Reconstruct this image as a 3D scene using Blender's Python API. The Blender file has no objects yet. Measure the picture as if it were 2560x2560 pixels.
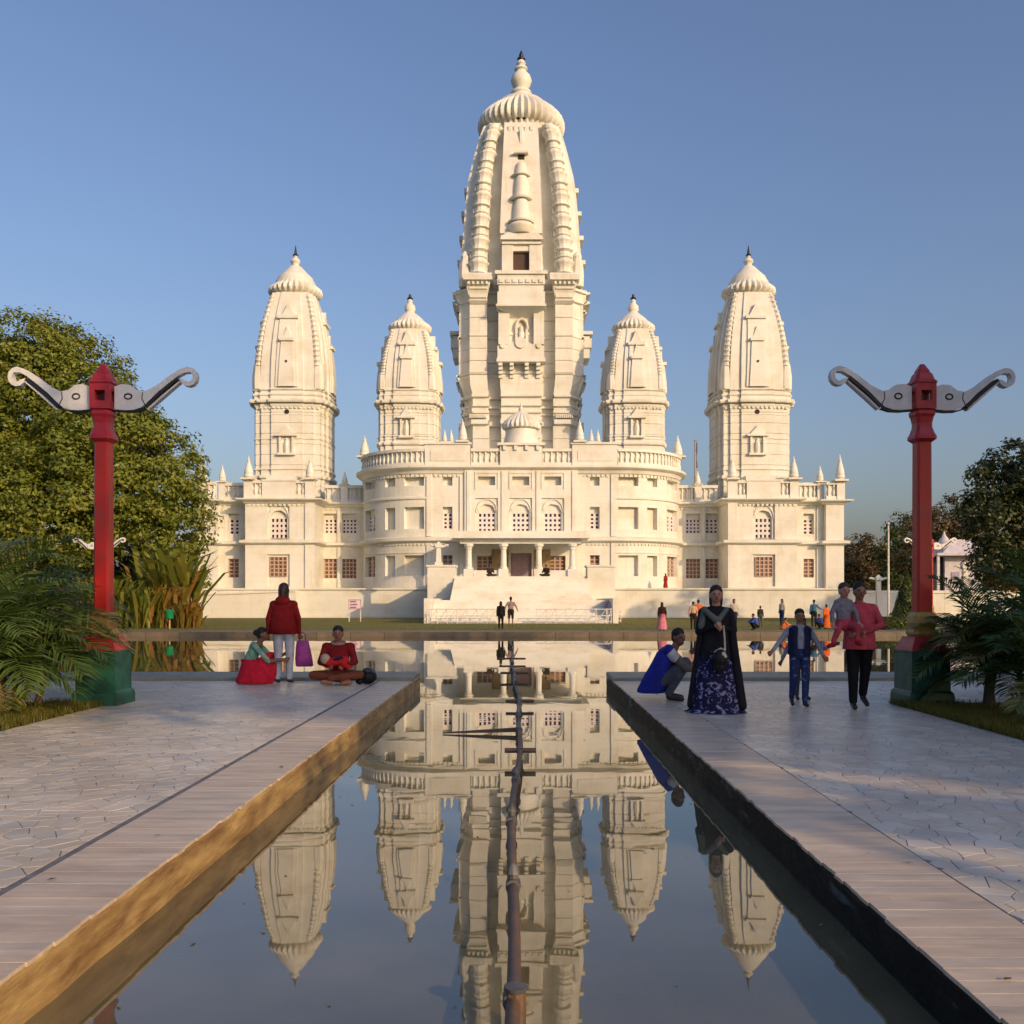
import bpy, bmesh, math, random
import numpy as np
from mathutils import Vector, Matrix
R = math.radians
sc = bpy.context.scene
col = sc.collection
random.seed(7)
rng = np.random.default_rng(7)

# ---------------------------------------------------------------- camera, sky, sun, exposure
EYE = 1.42                      # eye height above the terrace paving (z = 0)
F = 2400.0                      # focal length in photo pixels (photo 2560 wide)
PX, PY = 1303.0, 1503.0         # vanishing point of the channel in the photo
cam = bpy.data.cameras.new('camera')
cam_o = bpy.data.objects.new('camera', cam)
col.objects.link(cam_o)
cam.sensor_width = 36
cam.lens = F / 2560 * 36
cam.shift_x = -(PX - 1280) / 2560
cam.shift_y = (PY - 1280) / 2560
cam.clip_start = 0.05
cam.clip_end = 6000
cam_o.location = (0, 0, EYE)
cam_o.rotation_euler = (R(90), 0, 0)
sc.camera = cam_o

SUN_H = Vector((0.656, -0.755, 0)).normalized()   # horizontal direction towards the sun
SUN_EL = R(18.5)
w = bpy.data.worlds.new('World')
sc.world = w
w.use_nodes = True
nt = w.node_tree
sky = nt.nodes.new('ShaderNodeTexSky')
sky.sky_type = 'NISHITA'
sky.sun_disc = False
sky.sun_elevation = SUN_EL
sky.sun_rotation = math.atan2(SUN_H.x, SUN_H.y)
sky.altitude = 100
sky.air_density = 1.3
sky.dust_density = 4.0
sky.ozone_density = 3.4
tint = nt.nodes.new('ShaderNodeMix'); tint.data_type = 'RGBA'; tint.blend_type = 'MULTIPLY'; tint.inputs[0].default_value = 1.0
tint.inputs[7].default_value = (1.03, .955, 1.07, 1)      # even white balance of the whole sky
nt.links.new(sky.outputs[0], tint.inputs[6])
nt.links.new(tint.outputs[2], nt.nodes['Background'].inputs[0])
nt.nodes['Background'].inputs[1].default_value = 0.145
sun = bpy.data.lights.new('sun', 'SUN')
sun.energy = 3.1
sun.angle = R(0.55)
sun.color = (1.0, 0.67, 0.34)
sun_o = bpy.data.objects.new('sun', sun)
col.objects.link(sun_o)
sd = Vector((SUN_H.x * math.cos(SUN_EL), SUN_H.y * math.cos(SUN_EL), math.sin(SUN_EL)))
sun_o.rotation_euler = (-sd).to_track_quat('-Z', 'Y').to_euler()
sun_o.location = (30, -30, 30)
sc.cycles.max_bounces = 6
sc.cycles.diffuse_bounces = 3
sc.cycles.glossy_bounces = 3
sc.cycles.caustics_reflective = False
sc.cycles.caustics_refractive = False
sc.view_settings.view_transform = 'Standard'
sc.view_settings.look = 'None'
sc.view_settings.exposure = 0.06
sc.view_settings.gamma = 1.0
sc.view_settings.use_curve_mapping = False

# ---------------------------------------------------------------- helpers
ORG = {}

def tag(o, label=None, cat=None, group=None, kind=None):
    if label: o['label'] = label
    if cat: o['category'] = cat
    if group: o['group'] = group
    if kind: o['kind'] = kind
    return o

def empty(name, loc=(0, 0, 0), parent=None):
    o = bpy.data.objects.new(name, None)
    o.empty_display_size = 0.2
    col.objects.link(o)
    o.location = loc
    ORG[o.name] = Vector(loc)
    return o

def link(name, me, parent=None, loc=None, mats=None):
    o = bpy.data.objects.new(name, me)
    col.objects.link(o)
    po = ORG[parent.name] if parent else Vector((0, 0, 0))
    l = Vector(loc) if loc is not None else po
    ORG[o.name] = l
    if parent: o.parent = parent
    o.location = l - po
    return o

def mesh_from(v, f, name='m', smooth=False, mi=None):
    me = bpy.data.meshes.new(name)
    me.from_pydata(v, [], f)
    if mi and any(mi): me.polygons.foreach_set('material_index', mi)
    if smooth: me.polygons.foreach_set('use_smooth', [True] * len(me.polygons))
    me.update()
    return me

class MB:
    def __init__(s): s.v = []; s.f = []; s.m = []; s.mi = 0
    def add(s, v, f):
        b = len(s.v); s.v += [tuple(p) for p in v]
        s.f += [tuple(i + b for i in q) for q in f]; s.m += [s.mi] * len(f)
        return s
    def box(s, x0, x1, y0, y1, z0, z1):
        v = [(x0, y0, z0), (x1, y0, z0), (x1, y1, z0), (x0, y1, z0), (x0, y0, z1), (x1, y0, z1), (x1, y1, z1), (x0, y1, z1)]
        return s.add(v, [(0, 3, 2, 1), (4, 5, 6, 7), (0, 1, 5, 4), (1, 2, 6, 5), (2, 3, 7, 6), (3, 0, 4, 7)])
    def loft(s, rings, cap=True):
        n = len(rings[0]); v = [p for r in rings for p in r]; f = []
        for k in range(len(rings) - 1):
            for i in range(n):
                a = k * n + i; b = k * n + (i + 1) % n
                f.append((a, b, b + n, a + n))
        if cap:
            f.append(tuple(range(n - 1, -1, -1)))
            f.append(tuple(range((len(rings) - 1) * n, len(rings) * n)))
        return s.add(v, f)
    def lathe(s, cx, cy, prof, n=24, ribs=0, amp=0.0, zr=None, rot=0.0, sq=1.0):
        rings = []
        for z, r in prof:
            ring = []
            for i in range(n):
                a = 2 * math.pi * i / n + rot
                rr = r
                if ribs and (zr is None or zr[0] <= z <= zr[1]): rr = r * (1 + amp * (abs(math.cos(ribs * a / 2)) - .6))
                ring.append((cx + rr * math.cos(a), cy + rr * sq * math.sin(a), z))
            rings.append(ring)
        return s.loft(rings)
    def tube(s, pts, rad, n=8, cap=True):
        pts = [Vector(p) for p in pts]
        if not hasattr(rad, '__len__'): rad = [rad] * len(pts)
        rings = []; up = None
        for i, p in enumerate(pts):
            d = (pts[min(i + 1, len(pts) - 1)] - pts[max(i - 1, 0)]).normalized()
            if up is None: up = Vector((0, 0, 1)) if abs(d.z) < .9 else Vector((1, 0, 0))
            a = d.cross(up).normalized(); b = a.cross(d).normalized(); up = b
            rings.append([p + rad[i] * (math.cos(2 * math.pi * k / n) * a + math.sin(2 * math.pi * k / n) * b) for k in range(n)])
        return s.loft(rings, cap)
    def prism(s, out, y0, y1):
        n = len(out)
        v = [(x, y0, z) for x, z in out] + [(x, y1, z) for x, z in out]
        f = [tuple(range(n)), tuple(range(2 * n - 1, n - 1, -1))]
        for i in range(n):
            j = (i + 1) % n
            f.append((i, i + n, j + n, j))
        return s.add(v, f)
    def prism_z(s, out, z0, z1, bev=0.0):
        n = len(out)
        if bev:
            cx = sum(p[0] for p in out) / n; cy = sum(p[1] for p in out) / n
            top = []
            for x, y in out:
                d = math.hypot(x - cx, y - cy) + 1e-6; k = max(0, 1 - bev / d)
                top.append((cx + (x - cx) * k, cy + (y - cy) * k, z1))
            rings = [[(x, y, z0) for x, y in out], [(x, y, z1 - bev * .7) for x, y in out], top]
        else:
            rings = [[(x, y, z0) for x, y in out], [(x, y, z1) for x, y in out]]
        return s.loft(rings)
    def mesh(s, name='m', smooth=False):
        return mesh_from(s.v, s.f, name, smooth, s.m)
    def build(s, name, mat, parent=None, smooth=False, loc=None):
        o0 = Vector(loc) if loc is not None else (ORG[parent.name] if parent else Vector((0, 0, 0)))
        me = mesh_from([(x - o0.x, y - o0.y, z - o0.z) for x, y, z in s.v], s.f, name, smooth, s.m)
        for m in (mat if isinstance(mat, (list, tuple)) else [mat]): me.materials.append(m)
        if smooth:
            try: me.set_sharp_from_angle(angle=R(40))
            except Exception: pass
        return link(name, me, parent, o0)

def copy_tree(o, parent=None):
    c = o.copy(); col.objects.link(c); c.parent = parent
    ORG[c.name] = ORG.get(o.name, Vector((0, 0, 0)))
    for ch in list(o.children): copy_tree(ch, c)
    return c

# ---------------------------------------------------------------- materials
def mat(name, c, rough=0.7, var=0.12, scale=3.0, bump=0.0, bscale=30.0, metal=0.0, spec=0.5, c2=None, cover=0.5, sharp=0.2, detail=6, obj=True, stretch=None):
    m = bpy.data.materials.new(name); m.use_nodes = True
    t = m.node_tree; b = t.nodes['Principled BSDF']; L = t.links.new
    b.inputs['Roughness'].default_value = rough; b.inputs['Metallic'].default_value = metal
    b.inputs['Specular IOR Level'].default_value = spec
    tc = t.nodes.new('ShaderNodeTexCoord'); vec = tc.outputs['Object' if obj else 'Generated']
    if stretch:
        mp = t.nodes.new('ShaderNodeMapping'); mp.inputs['Scale'].default_value = stretch
        L(vec, mp.inputs['Vector']); vec = mp.outputs[0]
    n = t.nodes.new('ShaderNodeTexNoise'); n.inputs['Scale'].default_value = scale; n.inputs['Detail'].default_value = detail
    n.inputs['Roughness'].default_value = .62
    L(vec, n.inputs['Vector'])
    mx = t.nodes.new('ShaderNodeMix'); mx.data_type = 'RGBA'
    d = c2 if c2 else tuple(x * (1 - 2 * var) for x in c)
    e = c if c2 else tuple(min(.95, x * (1 + var)) for x in c)
    mx.inputs[6].default_value = (*e, 1); mx.inputs[7].default_value = (*d, 1)
    mr = t.nodes.new('ShaderNodeMapRange')
    mr.inputs[1].default_value = cover - sharp; mr.inputs[2].default_value = cover + sharp
    L(n.outputs[0], mr.inputs[0]); L(mr.outputs[0], mx.inputs[0]); L(mx.outputs[2], b.inputs['Base Color'])
    if bump:
        n2 = t.nodes.new('ShaderNodeTexNoise'); n2.inputs['Scale'].default_value = bscale; n2.inputs['Detail'].default_value = 4
        L(vec, n2.inputs['Vector'])
        bp = t.nodes.new('ShaderNodeBump'); bp.inputs['Strength'].default_value = bump; bp.inputs['Distance'].default_value = .02
        L(n2.outputs[0], bp.inputs['Height']); L(bp.outputs[0], b.inputs['Normal'])
    return m

def leaf_mat(name, c1, c2, c3=None, trans=0.25, rough=.45):
    m = bpy.data.materials.new(name); m.use_nodes = True
    t = m.node_tree; b = t.nodes['Principled BSDF']; L = t.links.new
    at = t.nodes.new('ShaderNodeAttribute'); at.attribute_name = 'var'
    cr = t.nodes.new('ShaderNodeValToRGB')
    cr.color_ramp.elements[0].color = (*c1, 1); cr.color_ramp.elements[1].color = (*c2, 1)
    if c3:
        e = cr.color_ramp.elements.new(.93); e.color = (*c2, 1); cr.color_ramp.elements[-1].color = (*c3, 1)
    L(at.outputs['Fac'], cr.inputs[0]); L(cr.outputs[0], b.inputs['Base Color'])
    b.inputs['Roughness'].default_value = rough; b.inputs['Specular IOR Level'].default_value = .35
    tr = t.nodes.new('ShaderNodeBsdfTranslucent'); L(cr.outputs[0], tr.inputs[0])
    ms = t.nodes.new('ShaderNodeMixShader'); ms.inputs[0].default_value = trans
    L(b.outputs[0], ms.inputs[1]); L(tr.outputs[0], ms.inputs[2]); L(ms.outputs[0], t.nodes['Material Output'].inputs[0])
    return m

def marble():
    m = mat('temple_stone', (.725, .725, .655), .62, c2=(.61, .575, .46), scale=.55, cover=.60, sharp=.14, bump=.12, bscale=9)
    t = m.node_tree; b = t.nodes['Principled BSDF']; L = t.links.new
    # rain streaks: noise stretched downwards, thin and faint
    tc = t.nodes.new('ShaderNodeTexCoord'); mp = t.nodes.new('ShaderNodeMapping'); mp.inputs['Scale'].default_value = (1.6, 1.6, .12)
    n = t.nodes.new('ShaderNodeTexNoise'); n.inputs['Scale'].default_value = 1.5; n.inputs['Detail'].default_value = 7; n.inputs['Roughness'].default_value = .7
    L(tc.outputs['Object'], mp.inputs[0]); L(mp.outputs[0], n.inputs['Vector'])
    mr = t.nodes.new('ShaderNodeMapRange'); mr.inputs[1].default_value = .56; mr.inputs[2].default_value = .76; mr.inputs[4].default_value = .55
    L(n.outputs[0], mr.inputs[0])
    # faint course lines of the stone facing
    sx = t.nodes.new('ShaderNodeSeparateXYZ'); L(tc.outputs['Object'], sx.inputs[0])
    md = t.nodes.new('ShaderNodeMath'); md.operation = 'PINGPONG'; md.inputs[1].default_value = .32; L(sx.outputs[2], md.inputs[0])
    m2 = t.nodes.new('ShaderNodeMapRange'); m2.inputs[1].default_value = 0; m2.inputs[2].default_value = .03; m2.inputs[3].default_value = .16; m2.inputs[4].default_value = 0
    L(md.outputs[0], m2.inputs[0])
    ad = t.nodes.new('ShaderNodeMath'); ad.operation = 'ADD'; ad.use_clamp = True; L(mr.outputs[0], ad.inputs[0]); L(m2.outputs[0], ad.inputs[1])
    mx = t.nodes.new('ShaderNodeMix'); mx.data_type = 'RGBA'; mx.inputs[7].default_value = (.50, .42, .30, 1)
    src = b.inputs['Base Color'].links[0].from_socket
    cb_ = t.nodes.new('ShaderNodeCombineXYZ'); L(sx.outputs[0], cb_.inputs[0]); L(sx.outputs[2], cb_.inputs[1])
    bk = t.nodes.new('ShaderNodeTexBrick'); bk.inputs['Scale'].default_value = 1.0; bk.inputs['Brick Width'].default_value = 1.3; bk.inputs['Row Height'].default_value = .64
    bk.inputs['Mortar Size'].default_value = .006; bk.inputs['Color1'].default_value = (1, 1, 1, 1); bk.inputs['Color2'].default_value = (.88, .87, .84, 1); bk.inputs['Mortar'].default_value = (.66, .6, .5, 1); bk.inputs['Bias'].default_value = -.2
    L(cb_.outputs[0], bk.inputs['Vector'])
    ml = t.nodes.new('ShaderNodeMix'); ml.data_type = 'RGBA'; ml.blend_type = 'MULTIPLY'; ml.inputs[0].default_value = .28
    L(src, ml.inputs[6]); L(bk.outputs[0], ml.inputs[7]); src = ml.outputs[2]
    L(ad.outputs[0], mx.inputs[0]); L(src, mx.inputs[6]); L(mx.outputs[2], b.inputs['Base Color'])
    return m

M = {}
M['stone'] = marble()
M['stone_side'] = M['stone']
M['dark'] = mat('dark_interior', (.02, .018, .016), .8)
M['spike'] = mat('dark_metal', (.03, .03, .035), .5, metal=.6)
M['pane'] = mat('dark_glass', (.02, .018, .04), .25, var=.2)
M['white_lattice'] = mat('white_painted_lattice', (.74, .68, .66), .6, scale=6)
M['pane_warm'] = mat('brown_glass', (.20, .115, .085), .4, var=.3, scale=4)
M['pink_lattice'] = mat('pinkish_wood_lattice', (.50, .36, .28), .6, scale=6)
M['door'] = mat('mauve_door', (.34, .23, .25), .5, scale=4)
M['brown_stone'] = mat('brown_stone_panel', (.36, .25, .13), .6, scale=3, var=.2)
M['red'] = mat('red_paint', (.46, .018, .015), .42, c2=(.30, .035, .028), scale=6, cover=.6, sharp=.12, bump=.1)
M['red_dark'] = mat('red_paint_capital', (.42, .022, .035), .42, var=.14, scale=6)
M['green'] = mat('green_paint', (.015, .105, .07), .5, var=.3, scale=4, bump=.08)
M['arm'] = mat('grey_white_paint', (.70, .71, .71), .5, var=.08, scale=6)
M['black'] = mat('black_trim', (.012, .012, .014), .5)
M['gold'] = mat('ochre_paint', (.42, .27, .07), .5, var=.2, scale=7)
PAV = [mat('paving_marble_%s' % n_, c_, .36, var=.13, scale=1.1, bump=.06, bscale=18, spec=.25) for n_, c_ in (('pale', (.68, .62, .52)), ('mid', (.62, .56, .46)), ('warm', (.62, .54, .43)), ('grey', (.55, .515, .45)))]
SLB = [mat('border_marble_%s' % n_, c_, .40, var=.14, scale=2.2, bump=.05, bscale=20, spec=.25, stretch=(1, 4, 1)) for n_, c_ in (('pale', (.63, .52, .40)), ('mid', (.58, .47, .355)), ('grey', (.56, .475, .38)))]
M['slab'] = mat('border_marble', (.60, .53, .46), .38, var=.16, scale=2.2, bump=.05, bscale=20, stretch=(1, 4, 1))
M['joint'] = mat('paving_joint', (.17, .17, .19), .8, var=.25, scale=6)
M['rim'] = mat('rim_stone', (.20, .155, .10), .6, c2=(.10, .08, .05), scale=1.5, bump=.2)
M['path'] = mat('bank_paving', (.20, .185, .14), .7, c2=(.13, .12, .085), scale=1.2, bump=.2)
M['kerb'] = mat('kerb_stone', (.27, .27, .23), .55, c2=(.15, .16, .11), scale=2.5, bump=.15)
M['pool_wall'] = mat('stained_pool_wall', (.48, .34, .14), .55, c2=(.19, .105, .04), scale=4.2, cover=.5, sharp=.16, bump=.5, bscale=14, stretch=(1, .45, 2.2))
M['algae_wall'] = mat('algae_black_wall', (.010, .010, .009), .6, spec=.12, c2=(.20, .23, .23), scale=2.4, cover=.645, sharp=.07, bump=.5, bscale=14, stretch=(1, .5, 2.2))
M['lawn'] = mat('lawn_grass', (.115, .125, .014), .9, c2=(.17, .15, .02), scale=.35, bump=.5, bscale=40)
M['bed'] = mat('bed_soil_grass', (.06, .055, .02), .95, c2=(.035, .03, .018), scale=2.0, bump=.5, bscale=25)
M['bark'] = mat('tree_bark', (.12, .085, .055), .9, var=.3, scale=6, bump=.4, stretch=(1, 1, .3))
M['palm_stem'] = mat('palm_stem', (.25, .18, .10), .7, c2=(.12, .10, .05), scale=6, stretch=(1, 1, .5))
M['rust'] = mat('rusty_pipe', (.075, .06, .055), .6, c2=(.15, .085, .045), scale=5, var=.3, bump=.25)
M['pipe_grey'] = mat('grey_pipe_fitting', (.11, .11, .115), .55, var=.3, scale=8)
M['white_metal'] = mat('white_railing', (.72, .68, .62), .5)
M['sign'] = mat('pale_sign_board', (.72, .58, .62), .5, var=.05)
M['sign_print'] = mat('purple_sign_print', (.28, .12, .24), .5, var=.05)
M['lilac_wall'] = mat('pale_lilac_plaster', (.56, .53, .58), .7, scale=2)

def water():
    m = bpy.data.materials.new('pool_water'); m.use_nodes = True
    t = m.node_tree; b = t.nodes['Principled BSDF']; L = t.links.new
    b.inputs['Base Color'].default_value = (.035, .042, .036, 1); b.inputs['Roughness'].default_value = .012
    b.inputs['IOR'].default_value = 1.9
    tc = t.nodes.new('ShaderNodeTexCoord')
    n = t.nodes.new('ShaderNodeTexNoise'); n.inputs['Scale'].default_value = 1.6; n.inputs['Detail'].default_value = 2
    L(tc.outputs['Object'], n.inputs['Vector'])
    bp = t.nodes.new('ShaderNodeBump'); bp.inputs['Strength'].default_value = .05; bp.inputs['Distance'].default_value = .02
    L(n.outputs[0], bp.inputs['Height']); L(bp.outputs[0], b.inputs['Normal'])
    n2 = t.nodes.new('ShaderNodeTexNoise'); n2.inputs['Scale'].default_value = .9; n2.inputs['Detail'].default_value = 6
    L(tc.outputs['Object'], n2.inputs['Vector'])
    cr = t.nodes.new('ShaderNodeValToRGB'); cr.color_ramp.elements[0].position = .4; cr.color_ramp.elements[1].position = .7
    cr.color_ramp.elements[0].color = (.10, .09, .05, 1); cr.color_ramp.elements[1].color = (.17, .145, .08, 1)
    L(n2.outputs[0], cr.inputs[0]); L(cr.outputs[0], b.inputs['Base Color'])
    return m
M['water'] = water()

def wx(px, D): return (px - PX) / F * D
def wz(py, D): return EYE - (py - PY) / F * D
# ---------------------------------------------------------------- ground, pool, terraces
XL, XR = -1.945, 1.636          # channel edges
TL, TR = -5.70, 5.12            # terrace outer edges beside the planting beds
YB, YE = 13.35, 18.5            # beds end, terrace end
PW, PE = 19.2, 45.0             # pool half width, far bank
WZ = -0.24                      # water level
GZ = -0.06                      # lawn level

g = MB()
g.mi = 0
def rect(x0, x1, y0, y1, z): g.add([(x0, y0, z), (x1, y0, z), (x1, y1, z), (x0, y1, z)], [(0, 1, 2, 3)])
rect(-3000, 3000, PE + .3, 4000, GZ)
rect(-3000, -PW - .3, YB, PE + .3, GZ)
rect(PW + .3, 3000, YB, PE + .3, GZ)
g.mi = 1
rect(-3000, TL, -3000, YB, .012)
rect(TR, 3000, -3000, YB, .012)
rect(TL, TR, -3000, -8, .012)
tag(g.build('ground', [M['lawn'], M['bed']]), kind='structure')

wm = MB()
wm.add([(XL - .2, -8, WZ), (XR + .2, -8, WZ), (XR + .2, YE, WZ), (XL - .2, YE, WZ),
        (-PW - .2, YE, WZ), (PW + .2, YE, WZ), (PW + .2, PE + .2, WZ), (-PW - .2, PE + .2, WZ)],
       [(0, 1, 2, 3), (4, 3, 2, 5, 6, 7)])
tag(wm.build('water', M['water']), kind='structure')

def clip(poly, nx, ny, d):
    out = []
    for i in range(len(poly)):
        a = poly[i]; b = poly[(i + 1) % len(poly)]
        da = a[0] * nx + a[1] * ny - d; db = b[0] * nx + b[1] * ny - d
        if da <= 0: out.append(a)
        if (da < 0 < db) or (db < 0 < da):
            t = da / (da - db); out.append((a[0] + t * (b[0] - a[0]), a[1] + t * (b[1] - a[1])))
    return out

def cells(x0, x1, y0, y1, a, gap):
    nx = int((x1 - x0) / a) + 1; ny = int((y1 - y0) / a) + 1
    pts = {}
    for i in range(-2, nx + 2):
        for j in range(-2, ny + 2):
            pts[i, j] = (x0 + (i + random.uniform(-.05, 1.05)) * a, y0 + (j + random.uniform(-.05, 1.05)) * a)
    res = []
    for i in range(-1, nx + 1):
        for j in range(-1, ny + 1):
            p = pts[i, j]
            poly = [(x0, y0), (x1, y0), (x1, y1), (x0, y1)]
            lim = 2.2 * a
            poly = [(max(x0, p[0] - lim), max(y0, p[1] - lim)), (min(x1, p[0] + lim), max(y0, p[1] - lim)), (min(x1, p[0] + lim), min(y1, p[1] + lim)), (max(x0, p[0] - lim), min(y1, p[1] + lim))]
            if poly[0][0] >= poly[1][0] or poly[0][1] >= poly[2][1]: continue
            for di in (-2, -1, 0, 1, 2):
                for dj in (-2, -1, 0, 1, 2):
                    if (di or dj) and (i + di, j + dj) in pts:
                        q = pts[i + di, j + dj]
                        ex, ey = q[0] - p[0], q[1] - p[1]
                        l = math.hypot(ex, ey) + 1e-9; ex /= l; ey /= l
                        poly = clip(poly, ex, ey, ex * (p[0] + q[0]) / 2 + ey * (p[1] + q[1]) / 2 - gap / 2)
                        if len(poly) < 3: break
                if len(poly) < 3: break
            if len(poly) >= 3:
                ar = abs(sum(poly[k][0] * poly[(k + 1) % len(poly)][1] - poly[(k + 1) % len(poly)][0] * poly[k][1] for k in range(len(poly)))) / 2
                if ar > a * a * .04: res.append(poly)
    return res

def terrace(side):
    s = side
    xe, xb, xo = (XL, XL - .60, TL) if s < 0 else (XR, XR + .57, TR)
    far = s * PW
    b = MB()
    lo, hi = min(xo, xe - s * -.0), max(xo, xe)
    ins = .10 * s
    b.box(min(xo, xe + ins), max(xo, xe + ins), -8, YB, -1.2, -.003)
    b.box(min(far, xe + ins), max(far, xe + ins), YB, YE, -1.2, -.003)
    t = b.build('terrace', M['joint'], loc=(xo, YB, 0))
    tag(t, kind='structure')
    # channel wall facing the water, uneven face and edge
    wv = MB(); ny = 130; zs = [-1.1, -.5, -.32, -.2, -.1, -.04, -.0185]
    def line(y0, y1, fn):
        rows = []
        for k in range(ny + 1):
            y = y0 + (y1 - y0) * k / ny
            rows.append([fn(y, z, random.uniform(-.006, .006)) for z in zs])
        v = [p for r in rows for p in r]; n = len(zs)
        f = [(k * n + i, k * n + i + 1, (k + 1) * n + i + 1, (k + 1) * n + i) for k in range(ny) for i in range(n - 1)]
        wv.add(v, f)
    line(-8, YE, lambda y, z, j: (xe + s * (.006 + (.012 if z > -.03 else 0)) + j, y, z))
    line(xe + s * .01, far, lambda x, z, j: (x, YE + .02 + j, z))
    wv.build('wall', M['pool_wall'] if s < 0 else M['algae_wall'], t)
    # transverse border slabs along the channel
    y = -1.0; k = 0; rest = MB()
    while y < YE - 1.42:
        wd = random.uniform(.095, .135); wd = min(wd, YE - 1.39 - y)
        z1 = random.uniform(-.0008, .0008); xi = xe + random.uniform(-.008, .008)
        p = [(xb - s * -.018, y + .0015), (xi, y + .0015), (xi, y + wd - .0015), (xb - s * -.018, y + wd - .0015)]
        p = [(xb if i in (0, 3) else q[0], q[1]) for i, q in enumerate(p)]
        if s < 0: p = [(q[0] + (.035 if i in (0, 3) else 0), q[1]) for i, q in enumerate(p)]
        if y > 2.3:
            MB().prism_z(p, -.018, z1).build('border_slab', random.choice(SLB), t)
        else: rest.mi = random.randrange(3); rest.prism_z(p, -.018, z1)
        y += wd
    o = rest.build('border_slab', SLB, t); o['kind'] = 'stuff'
    # crazy paving of small marble pieces
    x0, x1 = (xo, xb - .02) if s < 0 else (xb + .012, xo)
    ps = cells(x0, x1, 2.4, YE - 1.39, .15, .0065)
    ps.sort(key=lambda q: sum(p[1] for p in q) / len(q))
    near = [q for q in ps if abs(sum(p[0] for p in q) / len(q)) / (sum(p[1] for p in q) / len(q)) < .56][:280]
    ns = set(map(id, near)); rest = MB()
    for q in ps:
        z1 = random.uniform(-.0008, .0008)
        if id(q) in ns: MB().prism_z(q, -.03, z1).build('paving_stone', random.choice(PAV), t)
        else: rest.mi = random.randrange(4); rest.prism_z(q, -.03, z1)
    fx0, fx1 = (far, xo) if s < 0 else (xo, far)
    for q in cells(fx0, fx1, YB, YE - 1.39, .3, .014) + cells(x0, x1, -2, 2.4, .3, .014):
        rest.mi = random.randrange(4); rest.prism_z(q, -.03, random.uniform(-.0008, .0008))
    o = rest.build('paving_stone', PAV, t); o['kind'] = 'stuff'
    # raised kerb across the far end, stone by stone
    x = xe
    while abs(x) < PW - .2:
        x2 = x + s * min(random.uniform(1.0, 1.25), PW - abs(x))
        a, c = min(x, x2) + .006, max(x, x2) - .006
        k = MB(); zt = .06 + random.uniform(-.003, .003)
        k.loft([[(a, YE - 1.38, -.02), (c, YE - 1.38, -.02), (c, YE + .06, -.02), (a, YE + .06, -.02)],
                [(a, YE - 1.38, zt - .02), (c, YE - 1.38, zt - .02), (c, YE + .06, zt - .02), (a, YE + .06, zt - .02)],
                [(a + .01, YE - 1.365, zt), (c - .01, YE - 1.365, zt), (c - .01, YE + .05, zt), (a + .01, YE + .05, zt)]])
        k.build('kerb_stone', M['kerb'], t)
        x = x2
    return t
terr_l = terrace(-1)
terr_r = terrace(1)

# pool rim on the far bank and both sides, stone by stone
rim = empty('pool_rim', (0, PE, 0)); tag(rim, kind='structure')
def rim_run(a, b, inner):
    a = Vector(a); b = Vector(b); L = (b - a).length; d = (b - a).normalized(); n = max(1, int(L / 1.6))
    nv = Vector((-d.y, d.x, 0)) * inner
    for k in range(n):
        p = a + d * (L * k / n + .008); q = a + d * (L * (k + 1) / n - .008)
        zt = -.03 + random.uniform(-.006, .006); j = random.uniform(-.01, .01)
        m = MB(); o1 = nv * (.42 + j); o2 = nv * -.02
        m.loft([[p + o2 + Vector((0, 0, -.9)), q + o2 + Vector((0, 0, -.9)), q + o1 + Vector((0, 0, -.9)), p + o1 + Vector((0, 0, -.9))],
                [p + o2 + Vector((0, 0, zt)), q + o2 + Vector((0, 0, zt)), q + o1 + Vector((0, 0, zt)), p + o1 + Vector((0, 0, zt))]])
        m.build('rim_stone', M['rim'], rim)
rim_run((-PW, PE, 0), (PW, PE, 0), 1)
rim_run((-PW - .45, YE + .1, 0), (-PW - .45, PE + .4, 0), -1)
rim_run((PW + .45, YE + .1, 0), (PW + .45, PE + .4, 0), 1)
pth = MB(); pth.box(-30, 30, PE + .44, PE + 3.6, GZ - .1, GZ + .012)
tag(pth.build('bank_path', M['path']), kind='structure')
# ---------------------------------------------------------------- the temple
T = empty('temple', (0, 88, 2.6))
tag(T, 'cream white temple with five curved spires, arched windows and balustrades', 'temple')
ST = M['stone']
DC = 87.0                       # front of the central block
HB, RC = 8.5, 6.8               # flat half width and corner radius
SC = HB + RC * math.pi / 2
def cz(y): return wz(y, DC)
def cmap(s, d, z):
    sg = 1 if s >= 0 else -1; a = abs(s)
    if a <= HB: return (s, DC + d, z)
    if a <= SC:
        th = (a - HB) / RC
        return (sg * (HB + (RC - d) * math.sin(th)), DC + RC - (RC - d) * math.cos(th), z)
    return (sg * (HB + RC - d), DC + RC + (a - SC), z)
def s_of(off):
    a, b = 0.0, SC - .1
    for _ in range(40):
        m = (a + b) / 2; p = cmap(m, 0, 0)
        if p[0] / p[1] * F < off: a = m
        else: b = m
    return a

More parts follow.
